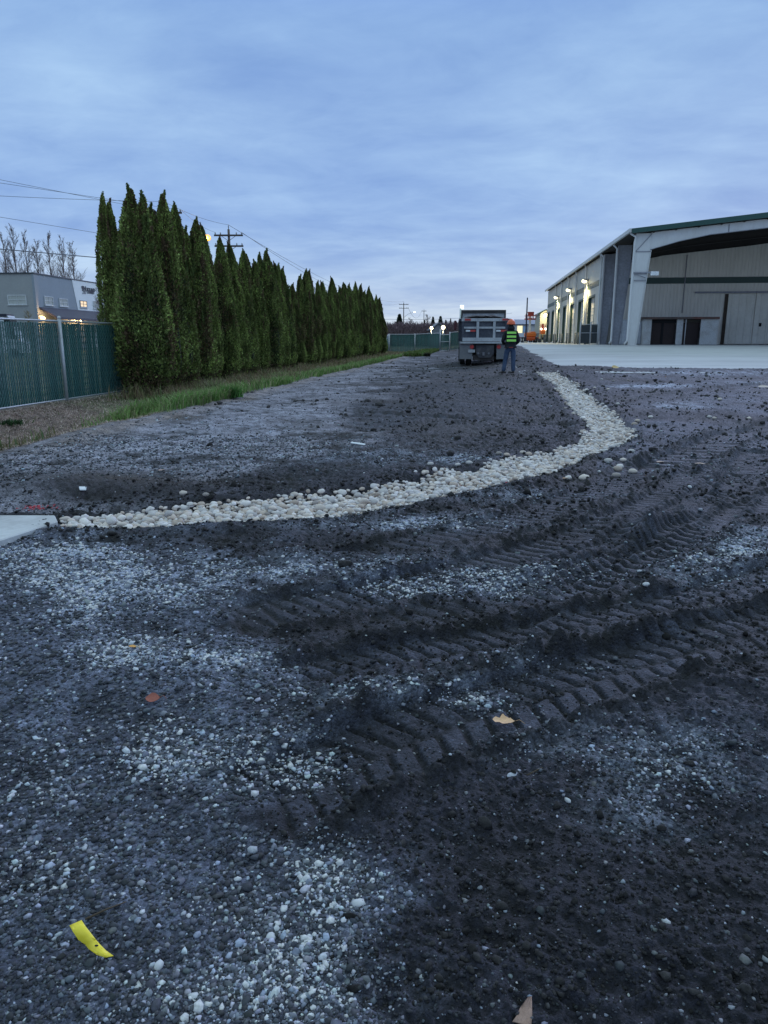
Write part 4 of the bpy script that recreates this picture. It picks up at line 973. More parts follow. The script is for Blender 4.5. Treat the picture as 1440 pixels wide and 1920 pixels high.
frame(-.1, white); frame(6.6, dull, .03, under); frame(L0-.55, dull, .03, under)
# front column extras
m = MB(); m.tube([(-.40, -.3, EH-.3), (-.02, -.3, EH-.55), (-.06, -.3, EH-.9), (-.09, -.3, .35), (-.3, -.4, .1)], .075, 8); m.build('downspout', white, wh)
m = MB(); m.tube([(-.40, 6.3, EH-.3), (-.1, 6.3, EH-.6), (-.1, 6.3, .35), (-.25, 6.2, .1)], .075, 8); m.build('downspout', white, wh)
m = MB(); m.tube([(-.40, L0-.8, EH-.3), (-.1, L0-.8, EH-.6), (-.1, L0-.8, .3)], .085, 8); m.build('downspout', white, wh)
m = MB(); m.box((.75, -.2, 5.05), (1.75, .06, .09)); m.box((.45, -.2, 4.85), (.9, .05, .06), Matrix.Rotation(.35, 3, 'Y')); m.b2((.1, -.2, 4.5), (.95, -.14, 4.56)); br_ = m.build('bracket', dull, wh)
m = MB(); m.b2((1.2, -.3, 4.85), (1.75, -.1, 5.12)); m.build('bracket_light', mat('white_fixture', (.75, .77, .8), .4), br_)
m = MB(); m.box((.62, -.14, 7.1), (.05, .03, 1.5), Matrix.Rotation(.72, 3, 'Y')); m.build('gusset_rod', dull, wh)
# side panel of the canopy end bay
m = MB(); m.b2((.02, L0-.5, 0), (.18, L0, 5.2)); m.b2((.02, L0-.5, 5.72), (.18, L0, EH-.3)); m.build('end_panel', white, wh)
m = MB(); m.b2((.0, L0-.49, 5.2), (.17, L0-.02, 5.72)); m.build('end_stripe', dgreen, wh)
# sliding door on back wall
def bx(px, py, ly=L0): return W.onfront(px, py, ly)
xd = bx(1361, 600)[0]; xt0 = bx(1303, 547)[0]
m = MB(); m.b2((xd, L0-.14, .05), (xd+2.25, L0-.05, 4.3)); m.b2((xd+2.3, L0-.14, .05), (xd+6.6, L0-.05, 4.3)); sd_ = m.build('sliding_door', mat('pale_sliding_door', (.70, .67, .60), .55, dirt=(.50, .46, .38), dscale=.5, damt=.5, fine=.05, ribs=(0, 3.3, .04)), wh)
m = MB(); m.b2((xt0, L0-.22, 4.36), (xd+9, L0-.05, 4.5)); m.build('door_track', dull, sd_)
m = MB(); m.b2((xd-.28, L0-.03, 0), (xd-.002, L0+.0, 4.3)); m.build('door_gap', mat('dark_brown_gap', (.06, .045, .035), .9), sd_)  # dark brown strip filling the gap beside the door leaf
x_, z_ = bx(1424, 609); m = MB(); m.b2((x_-.1, L0-.18, z_-.15), (x_+.1, L0-.142, z_+.15)); m.build('handle', dark, sd_)
x_ = bx(1281, 560)[0]; m = MB(); m.tube([(x_, L0-.06, 2.7), (x_, L0-.06, 7.6)], .04, 6); m.build('conduit', dull, wh)
m = MB(); m.b2((x_-1.0, L0-.2, 7.9), (x_-.2, L0-.05, 8.)); m.build('vent_edge', dull, wh)
# wall lamps
lampm = emis('wall_lamp_glow', (1, .92, .56), 2.5)
for px_, py_ in ((1094, 526), (1064, 543), (1041, 557)):
    ly, lz = W.onside(px_, py_, -.5)
    m = MB(); m.b2((-.5, ly-.22, lz-.02), (-.02, ly+.22, lz+.16)); wl = m.build('wall_lamp', dull, wh)
    m = MB(); m.ball((-.42, ly, lz-.06), .26, 12, 8, (1, 1, .75)); m.build('lens', lampm, wl)
    p = W.O+W.u*ly+W.v*(-.8)+Vector((0, 0, lz-.35)); plight(p, 1000, (1, .84, .42), .2, 'SPOT', (0, 0, 0), R(150))
    p = W.O+W.u*ly+W.v*(-.55)+Vector((0, 0, lz-.1)); plight(p, 50, (1, .84, .42), .2)
    m = MB(); m.tube([(-.1, ly, .3), (-.1, ly, lz-.1)], .085, 8); m.build('downspout', white, wh)
# small shed under the canopy
x0, z0 = W.onfront(1205, 596, 10.4); x1, _ = W.onfront(1346, 596, 10.4); SH = z0
sh = empty('shed', W.O+W.u*10.4+W.v*x0, W.rz, 'low white shed with two dark openings under the warehouse canopy', 'shed'); wdt = x1-x0
def sxp(px): return W.onfront(px, 620, 10.4)[0]-x0
m = MB()
for a_, b_ in ((1207, 1221), (1268, 1280), (1313, 1346)): m.b2((sxp(a_), 0, 0), (sxp(b_), .08, SH-.12))
m.b2((0, 2.2, 0), (wdt, 2.28, SH-.1)); m.b2((sxp(1207), .08, 0), (sxp(1207)+.08, 2.2, SH-.12)); m.b2((wdt-.14, .08, 0), (wdt-.06, 2.2, SH-.12)); m.build('wall', mat('white_shed_panel', (.58, .59, .58), .6, dirt=(.3, .24, .18), dscale=1.3, damt=.55), sh)
m = MB(); m.b2((-.1, -.25, SH-.12), (wdt+.08, 2.4, SH+.06)); m.build('roof', mat('rusty_shed_roof', (.11, .085, .075), .8, dirt=(.28, .06, .03), dscale=.7, damt=.7), sh)
for a_, b_ in ((1221, 1268), (1280, 1313)):
    m = MB(); m.b2((sxp(a_), .5, .0), (sxp(b_), .56, SH-.4)); m.build('inner_panel', mat('brown_dark_panel', (.045, .03, .028), .8), sh)
m = MB(); m.b2((sxp(1242), .44, 0), (sxp(1246), .5, SH-.4)); m.b2((sxp(1221), .3, SH-.42), (sxp(1268), .4, SH-.13)); m.build('door_post', dark, sh)
m = MB(); m.tube([(sxp(1284), -.15, 0), (sxp(1284), -.15, SH+.2)], .04, 6); m.build('pipe', white, sh)
# cabinets beside the shed
for (pa, pb, h_, lb) in ((1156, 1176, 2.1, 'grey white double door cabinet standing between the second and front canopy columns'), (1189, 1203, 1.9, 'narrow grey cabinet between the front canopy column and the shed')):
    xa = W.onfront(pa, 620, 11.2)[0]; xb = W.onfront(pb, 620, 11.2)[0]
    cb2 = empty('storage_cabinet', W.O+W.u*11.2+W.v*xa, W.rz, lb, 'cabinet')
    m = MB(); m.box(((xb-xa)/2, .4, h_/2), (xb-xa, .8, h_), None, .03); m.build('cabinet_body', mat('cabinet_paint', (.40, .43, .47), .5, dscale=2, damt=.4), cb2)
    m = MB(); m.b2((.06, -.03, .1), ((xb-xa)/2-.02, 0, h_-.1)); m.b2(((xb-xa)/2+.02, -.03, .1), (xb-xa-.06, 0, h_-.1)); dd_ = m.build('door', mat('cabinet_door', (.47, .50, .54), .45), cb2)
    m = MB(); m.b2(((xb-xa)/2-.1, -.06, h_*.45), ((xb-xa)/2-.06, -.031, h_*.55)); m.build('handle', dark, dd_)
# cage fence beside the corner
ca = empty('bollard_cage', W.O+W.u*(L0-.4)+W.v*-1.7, W.rz, 'small pipe and mesh enclosure against the near corner of the warehouse doors', 'enclosure')
for (x_, y_) in ((0, 0), (.9, 0), (1.55, 0)): m = MB(); m.tube([(x_, y_, 0), (x_, y_, 1.95)], .06, 8); m.build('post', galv, ca)
m = MB(); m.tube([(0, 0, 1.75), (1.6, 0, 1.75)], .03, 6); m.tube([(0, 0, 1.0), (1.6, 0, 1.0)], .03, 6); m.build('rail', galv, ca)
m = MB(); m.b2((.08, .05, .1), (.85, .08, 1.7)); m.b2((.98, .05, .1), (1.5, .08, 1.7)); m.build('mesh_panel', mat('dark_mesh_panel', (.04, .05, .055), .6), ca)
# bollards by the doors
for k, d in enumerate(dy0):
    for s_, w_ in ((-.55, 'near'), (DW+.35, 'far')):
        p = W.O+W.u*(d+s_)+W.v*-.75; b_ = MB(); b_.tube([(0, 0, -.05), (0, 0, 1.05)], .09, 10); b_.ball((0, 0, 1.05), .09, 10, 6); o = b_.build('bollard', mat('bollard_paint', (.10, .11, .12), .6) if k == 0 and s_ < 0 else bpy.data.materials['bollard_paint']); o.location = p
        tag(o, 'dark bollard guarding the %s jamb of the %s overhead door' % (w_, ['nearest', 'second', 'third', 'fourth', 'fifth', 'sixth', 'farthest'][k]), 'bollard', 'bollards along the warehouse doors')
# ============================================================ office building left
O_ = Fr((*at(62.5, 513, 90)[:2], 0), .08); OH = at(62.5, 513, 90).z
of = empty('office_building', O_.O, O_.rz, 'two storey grey and white office building with dark awning behind the green fence', 'office building')
grey = mat('grey_stucco', (.34, .35, .36), .8, dscale=.5, damt=.15, fine=.04); grey2 = mat('blue_grey_stucco', (.28, .32, .37), .8, dscale=.5, damt=.15, fine=.04); wht = mat('white_stucco', (.80, .83, .86), .75, dscale=.5, damt=.1, fine=.03)
yw = O_.onside(134, 525, 0)[0]; yw2 = O_.onside(141, 583, 0)[0]
m = MB(); m.b2((-14, .05, -.3), (-.02, .35, OH)); m.build('left_wall', grey, of)
m = MB(); m.prism([(0, -.3), (yw2+2.2, -.3), (yw, OH), (0, OH)], -.3, 0, 'yz'); m.build('grey_wall', grey2, of)
m = MB(); m.prism([(yw2+2.2, -.3), (40, -.3), (40, OH), (yw, OH)], -.29, .05, 'yz'); m.build('white_wall', wht, of)
m = MB(); m.b2((-14, -.1, OH), (-.2, .3, OH+.14)); m.b2((-.2, -.1, OH), (.1, 40, OH+.14)); m.b2((-14, .3, OH-.4), (-.31, 40, OH-.3)); m.build('roof_coping', mat('dark_coping', (.03, .04, .06), .5), of)
winf = mat('window_frame_white', (.6, .62, .64), .5); glass_p = mat('blind_window', (.44, .46, .44), .25, fine=.02)
def win(x0_, y0_, x1_, y1_, face, gm, nb=1, proud=0.):
    f = O_.onfront if face == 'f' else O_.onside
    a0, z1 = f(x0_, y0_, 0.05 if face == 'f' else proud); a1, z0 = f(x1_, y1_, .05 if face == 'f' else proud)
    def bb(m, A0, A1, Z0_, Z1_, d0, d1):
        if face == 'f': m.b2((A0, .05-d1, Z0_), (A1, .05-d0, Z1_))
        else: m.b2((proud+d0, A0, Z0_), (proud+d1, A1, Z1_))
    m = MB(); t = .09
    bb(m, a0, a1, z0, z0+t, .0, .09); bb(m, a0, a1, z1-t, z1, 0, .09); bb(m, a0, a0+t, z0+t, z1-t, 0, .09); bb(m, a1-t, a1, z0+t, z1-t, 0, .09)
    mid = (a0+a1)/2; bb(m, mid-.03, mid+.03, z0+t, z1-t, 0, .075); zm = (z0+z1)/2; bb(m, a0+t, mid-.03, zm-.03, zm+.03, 0, .07); bb(m, mid+.03, a1-t, zm-.03, zm+.03, 0, .07)
    w_ = m.build('window', winf if gm is not litm else dull, of); m = MB(); bb(m, a0+t, a1-t, z0+t, z1-t, .005, .03); m.build('pane', gm, w_)
    m = MB(); bb(m, a0-.1, a1+.1, z0-.1, z0-.002, 0, .14); m.build('sill', winf, w_)
litm = emis('lit_window', (1, .72, .42), .75)
win(14, 553, 51, 571, 'f', glass_p); win(82, 555, 100, 573, 's', glass_p); win(110, 559, 127, 575, 's', glass_p)
win(149, 563, 163, 577, 's', litm, proud=.05); win(174, 564, 188, 579, 's', glass_p, proud=.05)
ya, za = O_.onside(73, 578, 0); yb, zb_ = O_.onside(190, 586, 0)
m = MB(); m.prism([(.06, za+.15), (2.2, za-1.0), (2.2, za-1.25), (.06, za-.1)], ya, ya+30, 'xz'); m.build('awning', mat('dark_awning', (.045, .045, .075), .6), of)
m = MB()
for k in range(6): m.tube([(2., ya+.5+k*5, -.2), (2., ya+.5+k*5, za-1.2)], .08, 6)
m.build('awning_posts', dull, of)
warm = emis('warm_bulb', (1, .66, .32), 3)
for px_, py_ in ((80, 597), (138, 600), (149, 600)):
    ly, lz = O_.onside(px_, py_, .4); m = MB(); m.ball((.4, ly, lz), .28, 10, 6); m.b2((.02, ly-.1, lz+.2), (.4, ly+.1, lz+.3)); m.build('wall_lamp', warm, of)
    plight(O_.O+O_.u*ly+O_.v*.9+Vector((0, 0, lz)), 160, (1, .6, .25))
def text3d(s, size, mat_, parent, loc, rot, name='sign_letters', ex=.02, bold=0.):
    cu = bpy.data.curves.new(name, 'FONT'); cu.body = s; cu.size = size; cu.extrude = ex; cu.offset = bold; ob = bpy.data.objects.new(name, cu); COL.objects.link(ob)
    bpy.context.view_layer.update(); me = bpy.data.meshes.new_from_object(ob.evaluated_get(bpy.context.evaluated_depsgraph_get())); bpy.data.objects.remove(ob)
    me.materials.clear(); me.materials.append(mat_); o = bpy.data.objects.new(name, me); COL.objects.link(o); o.parent = parent; o.location = loc; o.rotation_euler = rot; return o
blk = mat('sign_black', (.012, .016, .035), .5)
rS = (math.pi/2, 0, math.pi/2)
y0s, z0s = O_.onside(153.5, 545, .08); y1s, z1s = O_.onside(162, 537, .08)
wS = (O_.onside(162, 540, .08)[0]-y0s)
a_ = text3d('9N', 1.0, blk, of, (.09, y0s, z0s), rS, bold=.035); a_.scale = (wS/1.35, (z1s-z0s)/.72, 1)
y2s, z2s = O_.onside(154.5, 550.5, .08); a_ = text3d('2II', 1.0, dull, of, (.09, y2s, z2s), rS); a_.scale = (wS/1.35, .75*(z1s-z0s)/.72, 1)
y3, z3 = O_.onside(163, 545.5, .08); y4, z4 = O_.onside(178, 541.5, .08); a_ = text3d('SOUND', 1.0, blk, of, (.09, y3, z3), rS, bold=.03); a_.scale = ((y4-y3)/3.6, (z4-z3)/.62*.9, 1)
y3, z3 = O_.onside(163, 549.8, .08); y4, z4 = O_.onside(178, 546.5, .08); a_ = text3d('COMMET', 1.0, blk, of, (.09, y3, z3), rS, bold=.02); a_.scale = ((y4-y3)/4.6, (z4-z3)/.72, 1)
# roof edge fragment of a parked van at far left above the fence
p = at(-14, 592, 60); vn_ = empty('parked_van', (p.x, p.y, 0), .2, 'white van whose roof corner shows over the fence at the left edge', 'van')
m = MB(); m.prism([(-2.4, .35), (2.3, .35), (2.4, 1.1), (1.9, 1.35), (1.35, p.z+.0), (-2.4, p.z+.05)], -.95, .95, 'xz'); m.build('body', mat('van_white', (.6, .63, .68), .35), vn_)
m = MB(); m.prism([(1.05, 1.45), (1.85, 1.4), (1.42, p.z-.15), (1.05, p.z-.12)], -.97, .97, 'xz'); m.build('window', dark, vn_)
for x_ in (-1.5, 1.5):
    for y_ in (-.85, .85): m = MB(); m.tube([(x_, y_-.12, .35), (x_, y_+.12, .35)], .35, 16); m.build('wheel', dark, vn_)
m = MB(); m.b2((-2.4, -.99, p.z-.1), (1.3, .99, p.z+.12)); m.build('roof_rim', blk, vn_)
# ============================================================ far buildings
def gable(name, px0, px1, pyb, pyt, pyr, Y, dep, wm, rm, lb, cat='building', ridge='x', zb=.8):
    p0 = at(px0, pyt, Y); p1 = at(px1, pyt, Y); ze = p0.z; zr = at((px0+px1)/2, pyr, Y).z; w_ = p1.x-p0.x
    b = empty(name, (p0.x, Y, zb), 0, lb, cat); ze -= zb; zr -= zb
    if ridge == 'x':
        m = MB(); m.b2((0, 0, -.5), (w_, dep, ze)); m.prism([(0, ze), (dep/2, zr-.1), (dep, ze)], .02, w_-.02, 'yz'); m.build('wall', wm, b)
        m = MB(); m.prism([(-.4, ze-.1), (dep/2, zr), (dep/2, zr+.15), (-.4, ze+.05)], -.3, w_+.3, 'yz'); m.prism([(dep+.4, ze-.1), (dep/2, zr), (dep/2, zr+.15), (dep+.4, ze+.05)], -.3, w_+.3, 'yz'); m.build('roof', rm, b)
    else:
        m = MB(); m.prism([(0, -.5), (w_, -.5), (w_, ze), (w_/2, zr-.1), (0, ze)], 0, dep, 'xz'); m.build('wall', wm, b)
        m = MB(); m.prism([(-.4, ze-.1), (w_/2, zr), (w_/2, zr+.15), (-.4, ze+.08)], -.3, dep, 'xz'); m.prism([(w_+.4, ze-.1), (w_/2, zr), (w_/2, zr+.15), (w_+.4, ze+.08)], -.3, dep, 'xz'); m.build('roof', rm, b)
    return b, w_, ze, Y
wallw = mat('far_white_siding', (.50, .48, .50), .6, dscale=.3, damt=.2); rblue = mat('blue_grey_roof', (.16, .19, .27), .6)
b, w_, ze, Yb = gable('far_building', 905, 1016, 643, 608, 598, 190, 22, wallw, rblue, 'long white building with blue grey roof at the back of the yard')
def onb(px, py): q = at(px, py, Yb); return q.x-b.location.x, q.z-b.location.z
for (pa, ya_, pb_, yb_, mm, nm) in ((970, 611, 979, 625, emis('lit_doorway', (1, .86, .5), .9), 'lit_doorway'), (981, 612, 988, 622, mat('blue_sign', (.35, .5, .75), .5), 'wall_sign'), (990, 611, 995, 640, wallw, 'wall_panel')):
    xa, z1_ = onb(pa, ya_); xb, z0_ = onb(pb_, yb_); m = MB(); m.b2((xa, -.1, z0_), (xb, -.02, z1_)); m.build(nm, mm, b)
m = MB(); m.b2((0, -.35, ze-.15), (w_, -.05, ze-.02)); m.build('fascia', blk, b)
b2_, _, _, _ = gable('far_building', 1013, 1034, 642, 588, 581, 150, 14, mat('cream_siding', (.42, .38, .28), .6), dgreen, 'cream gabled building end lit by a lamp beyond the warehouse', ridge='y')
b2_.rotation_euler[2] = AX*1.05
q = at(1023, 591, 149.6); m = MB(); m.ball((q.x-b2_.location.x, -.35, q.z-b2_.location.z), .4, 10, 6); m.build('wall_lamp', lampm, b2_); plight((q.x-.3, q.y-1.5, q.z-.3), 450, (1, .9, .55)); 
hb, w2, ze2, Yh = gable('house', 811, 834, 630, 618, 606, 140, 12, mat('grey_house_siding', (.20, .21, .24), .7), mat('grey_shingle', (.20, .21, .25), .8), 'small grey gabled house behind the green fence with two lit lamps', 'house', 'y', 0)
for k_, (px_, py_, dp) in enumerate(((809, 615, 120), (831, 614, 118))):
    q = at(px_, py_, dp); o = empty('yard_lamp', (q.x, q.y, 0), 0, 'glowing yard lamp %s of the small gabled house beyond the gate' % ('left', 'right')[k_], 'lamp')
    m = MB(); m.tube([(0, .1, -.2), (0, .1, q.z)], .05, 8); m.build('pole', galv, o); m = MB(); m.ball((0, 0, q.z), .26 if k_ == 0 else .33, 12, 8); m.build('lamp_head', emis('yard_lamp_glow', (1, .84, .5), 2.6) if k_ == 0 else bpy.data.materials['yard_lamp_glow'], o)
    plight((q.x, q.y-.5, q.z), 300, (1, .8, .45))
# tall thin mast by the lift
q = at(989, 558, 112); o = empty('mast', (q.x, q.y, .9), 0, 'tall thin dark mast standing behind the orange boom lift', 'mast'); m = MB(); m.tube([(0, 0, 0), (0, 0, q.z-.9)], [.12, .09], 8); m.build('pole', blk, o); m = MB(); m.box((0, 0, .1), (.5, .5, .2)); m.build('base', conc, o)
# ============================================================ boom lift
org = mat('orange_paint', (.75, .16, .02), .4, dscale=4, damt=.2); redp = mat('red_basket', (.45, .05, .03), .5); cream = mat('cream_boom', (.80, .78, .68), .5); rub = mat('rubber', (.022, .022, .024), .85); grm = mat('grey_metal', (.2, .2, .22), .5, .4)
def wheel(m, c, r, w_): m.tube([(c[0], c[1]-w_/2, c[2]), (c[0], c[1]-w_*.4, c[2]), (c[0], c[1]+w_*.4, c[2]), (c[0], c[1]+w_/2, c[2])], [r*.9, r, r, r*.9], 18)
Yl = 118; pl = at(992, 642, Yl); bl = empty('boom_lift', (pl.x, Yl, .9), 0, 'orange boom lift with cream mast and raised red basket parked beyond the worker', 'boom lift')
zof = pl.z-.9; k_ = 1.0
m = MB(); m.box((0, 0, .62), (1.5, 2.2, .35), None, .06); m.box((0, 0, .42), (1.0, 2.0, .2)); m.build('chassis', mat('orange_red_paint', (.62, .10, .02), .45), bl)
m = MB(); m.box((.12, 0, 1.18), (1.6, 1.9, .7), None, .16); m.box((.5, .1, 1.5), (.7, 1.2, .35), None, .1); m.build('turret_body', org, bl)
for x_ in (-.92, .92):
    for y_ in (-.85, .85):
        m = MB(); m.tube([(x_-.16, y_, .42), (x_-.13, y_, .42), (x_+.13, y_, .42), (x_+.16, y_, .42)], [.36, .42, .42, .36], 18); wl = m.build('wheel', rub, bl)
        m = MB(); m.tube([(x_-.17, y_, .42), (x_+.17, y_, .42)], .2, 12); m.build('rim', cream, wl)
bt = at(993, 598, Yl).z-.9
m = MB(); m.box((0, 0, (1.4+bt)/2), (.30, .34, bt-1.3), None, .03); m.box((.12, -.1, bt+.0), (.34, .3, .3)); m.build('boom', cream, bl)
tp = at(993, 586, Yl).z-.9
m = MB(); m.box((0, .0, (bt+tp)/2), (.2, .2, tp-bt)); m.build('jib', mat('orange_jib', (.72, .25, .08), .5), bl)
m = MB(); bz = at(993, 599, Yl).z-.9; tz = tp+.05; bw = .78
for z_ in (bz+.1, (bz+tz)/2, tz): m.tube([(-bw if z_ < tz-.1 else -.45, -.5, z_), (bw if z_ < tz-.1 else .45, -.5, z_)], .05, 6); m.tube([(-bw if z_ < tz-.1 else -.45, .5, z_), (bw if z_ < tz-.1 else .45, .5, z_)], .05, 6)
for x_ in (-.42, -.2, .2, .42): m.tube([(x_, -.5, bz), (x_, -.5, tz)], .06, 6)
for x_ in (-bw, bw): m.tube([(x_, -.5, bz), (x_, -.5, bz+.8)], .045, 6); m.tube([(x_, -.5, bz+.1), (x_, .5, bz+.1)], .045, 6)
m.b2((-bw, -.5, bz-.05), (bw, .5, bz+.06)); m.b2((-.42, -.46, bz+.5), (.42, -.42, tz)); m.build('basket', redp, bl)
# second machine
Y2 = 122; p2 = at(1016, 642, Y2); sm = empty('lift_machine', (p2.x, Y2, .9), 0, 'small orange and tan lift machine with two lit lamps beside the warehouse corner', 'lift machine')
m = MB(); m.box((0, 0, .85), (.78, 1.6, .9), None, .05); m.build('base', mat('tan_yellow_paint', (.50, .36, .14), .5), sm)
m = MB(); m.tube([(0, -.86, .6), (0, -.80, .6)], .2, 12); m.build('tow_socket', dark, sm)
m = MB(); m.box((0, 0, 1.65), (.7, 1.3, .65), None, .08); m.build('engine_hood', org, sm)
m = MB(); m.box((0, 0, 2.45), (.3, .4, .8)); m.b2((-.42, -.4, 2.55), (.42, -.34, 2.63)); m.b2((-.42, -.4, 2.85), (.42, -.34, 2.9)); m.b2((-.42, -.4, 2.2), (-.36, -.34, 2.9)); m.b2((.36, -.4, 2.2), (.42, -.34, 2.9)); m.build('mast', redp, sm)
for x_ in (-.36, .36): m = MB(); m.ball((x_, -.72, 2.1), .15, 10, 6); m.build('headlight', emis('work_light', (1, .92, .72), 7) if x_ < 0 else bpy.data.materials['work_light'], sm)
for x_ in (-.42, .42):
    for y_ in (-.5, .5): m = MB(); m.tube([(x_-.08, y_, .3), (x_+.08, y_, .3)], .3, 14); m.build('wheel', rub, sm)
# parked cars
def car(px_, py_, Y, body, lb, rz=0., kind='suv'):
    p = at(px_, py_, Y); c = empty('parked_car', (p.x, Y, float(TB(p.x, Y))), rz, lb, 'car')
    m = MB(); m.prism([(-2.2, .35), (2.2, .35), (2.25, .85), (1.5, .98), (.9, 1.5), (-1.4, 1.55), (-2.05, 1.), (-2.25, .9)], -.85, .85, 'yz'); m.build('body', body, c)
    m = MB(); m.prism([(1.38, 1.), (.86, 1.44), (-1.3, 1.48), (-1.85, 1.02)], -.87, .87, 'yz'); m.build('window', dark, c)
    for y_ in (-1.4, 1.4):
        for x_ in (-.78, .78): m = MB(); m.tube([(x_-.11, y_, .34), (x_+.11, y_, .34)], .34, 16); m.build('wheel', rub, c)
    for x_ in (-.65, .65): m = MB(); m.box((x_, -2.24, .8), (.25, .06, .15)); m.build('tail_light', redp, c)
    m = MB(); m.b2((-.8, -2.3, .4), (.8, -2.2, .55)); m.build('bumper', dull, c)
car(974.5, 640, 128, mat('silver_blue_paint', (.28, .32, .42), .35), 'dark silver car parked between the worker and the boom lift', .12)
car(1003.5, 640, 132, mat('dark_grey_paint', (.06, .06, .07), .35), 'dark grey car half hidden right behind the boom lift', -.3)
# ============================================================ dump truck (rear view)
aT, _ = ray(906, 683); YT = 35.8; XT = aT*YT; zT = float(TB(XT, YT))
_, bT = ray(906, 684.5); zT = min(EYE+bT*YT, hz(XT, YT)+.05); zT = EYE+bT*YT
TRK = empty('dump_truck', (XT, YT, zT), AX*.75, 'dusty grey and black dump truck seen from behind, tailgate closed, parked on the dirt', 'dump truck')
navy = mat('dusty_navy_steel', (.028, .034, .055), .5, dirt=(.19, .21, .24), dscale=1.9, damt=.42, fine=.15)
dust = mat('dusty_grey_steel', (.46, .48, .51), .7, dirt=(.14, .15, .18), dscale=3.5, damt=.5, fine=.12)
black = mat('black_chassis', (.014, .014, .017), .6, dirt=(.06, .055, .05), dscale=3, damt=.5); flapm = mat('mud_flap', (.17, .175, .19), .8, dirt=(.22, .21, .21), dscale=3, damt=.7)
redl = mat('red_lens', (.45, .03, .03), .3); redg = mat('red_reflector', (.55, .06, .05), .4); wr = mat('white_reflective_tape', (.75, .78, .82), .3)
sc = YT/1411.
def tz(py): return (684.5-py)*sc*1.0
def tx(px): return (px-906)*sc
# bed body
BL, BR = tx(863), tx(950); zb0, zb1 = tz(641), tz(600)
m = MB(); m.b2((BL, .12, zb0), (BL+.1, 4.2, zb1)); m.b2((BR-.1, .12, zb0), (BR, 4.2, zb1)); m.b2((BL+.1, .12, zb0), (BR-.1, 4.2, zb0+.1)); m.b2((BL+.1, 4.1, zb0+.1), (BR-.1, 4.2, zb1)); bed = m.build('bed', navy, TRK)
for s_, x_ in ((-1, BL-.05), (1, BR+.05)):
    m = MB()
    for y_ in np.arange(.6, 4.2, .7): m.b2((x_-.05, y_, zb0), (x_+.05, y_+.12, zb1))
    m.b2((x_-.06, .1, zb1-.12), (x_+.06, 4.25, zb1)); m.build('side_rib', navy, bed)
# head board / cab shield, higher and at the front
hs = 40.6/YT
zh1 = .02+(EYE+ray(906, 583)[1]*40.2)-zT; zh0 = zb1-.1
m = MB(); m.b2((tx(869)*hs*1.0, 4.22, zh0), (tx(950)*hs, 4.30, zh1)); hb_ = m.build('headboard', dust, TRK)
m = MB(); m.b2((tx(869)*hs, 4.16, zh1-.14), (tx(950)*hs, 4.6, zh1+.02)); m.b2((tx(869)*hs, 4.14, zh0), (tx(869)*hs+.07, 4.215, zh1-.14)); m.b2((tx(950)*hs-.07, 4.14, zh0), (tx(950)*hs, 4.215, zh1-.14)); m.build('headboard_rim', black, hb_)
# load of dark soil just visible
vs_l = []; m = MB(); nx, ny = 26, 22
for j in range(ny):
    for i in range(nx):
        x_ = BL+.1+(BR-BL-.2)*i/(nx-1); y_ = .3+3.8*j/(ny-1); e = max(0, math.sin(math.pi*i/(nx-1)))**.18*max(0, math.sin(math.pi*min(1, (j+3)/(ny+3))))**.3
        vs_l.append((x_, y_, zb1-.14+.33*e*(.7+.6*float(fbm(np.array([x_*2.1]), np.array([y_*1.6]), 77, 3)[0]))))
fs_l = [(j*nx+i, j*nx+i+1, (j+1)*nx+i+1, (j+1)*nx+i) for j in range(ny-1) for i in range(nx-1)]
m.add(vs_l, fs_l, True); o = m.build('soil_load', mat('dark_soil_load', (.03, .027, .027), .95, bump=1., bscale=15), None); o.location = TRK.location; o.rotation_euler = TRK.rotation_euler; tag(o, 'heap of dark soil piled inside the dump truck bed', 'soil')
# tailgate
m = MB(); m.b2((BL+.06, .02, zb0+.04), (BR-.06, .08, zb1-.02)); tg = m.build('tailgate', navy, TRK)
m = MB(); yy0, yy1 = -.06, .018
for px_ in (893.5, 924): m.b2((tx(px_)-.05, yy0, zb0+.15), (tx(px_)+.07, yy1, zb1-.12))
m.b2((BL+.1, -.045, tz(618)), (BR-.1, yy1-.002, tz(614.5))); m.b2((BL+.02, -.08, zb1-.12), (BR-.02, yy1, zb1+.02)); m.b2((BL+.08, -.09, zb0-.0), (BR-.08, yy1, zb0+.17)); m.build('tailgate_rib', dust, tg)
for xa_, xb_ in ((BL+.04, BL+.14), (BR-.14, BR-.04)): m = MB(); m.b2((xa_, -.05, zb0), (xb_, .03, zb1-.1)); m.build('tailgate_post', navy, tg)
for a_, b_, mm, nm in ((872, 880, wr, 'white_reflector'), (880.2, 890, redg, 'red_reflector'), (928, 936, wr, 'white_reflector'), (936.2, 947, redg, 'red_reflector')):
    m = MB(); m.b2((tx(a_), -.055, tz(623.5)), (tx(b_), -.046, tz(620.3))); m.build(nm, mm, tg)
for px_ in (875, 944): m = MB(); m.b2((tx(px_)-.14, -.11, tz(603.5)), (tx(px_)+.14, -.081, tz(600))); m.build('marker_light', redl, tg)
m = MB(); m.b2((BL-.04, -.12, zb0-.10), (BR+.04, .2, zb0-.02)); m.build('bed_sill', dust, TRK)
m = MB(); m.b2((BL+.05, .1, tz(648)), (BR-.05, .5, zb0-.1)); m.b2((-.45, .5, .7), (-.3, 7, .95)); m.b2((.3, .5, .7), (.45, 7, .95)); m.build('chassis_frame', black, TRK)
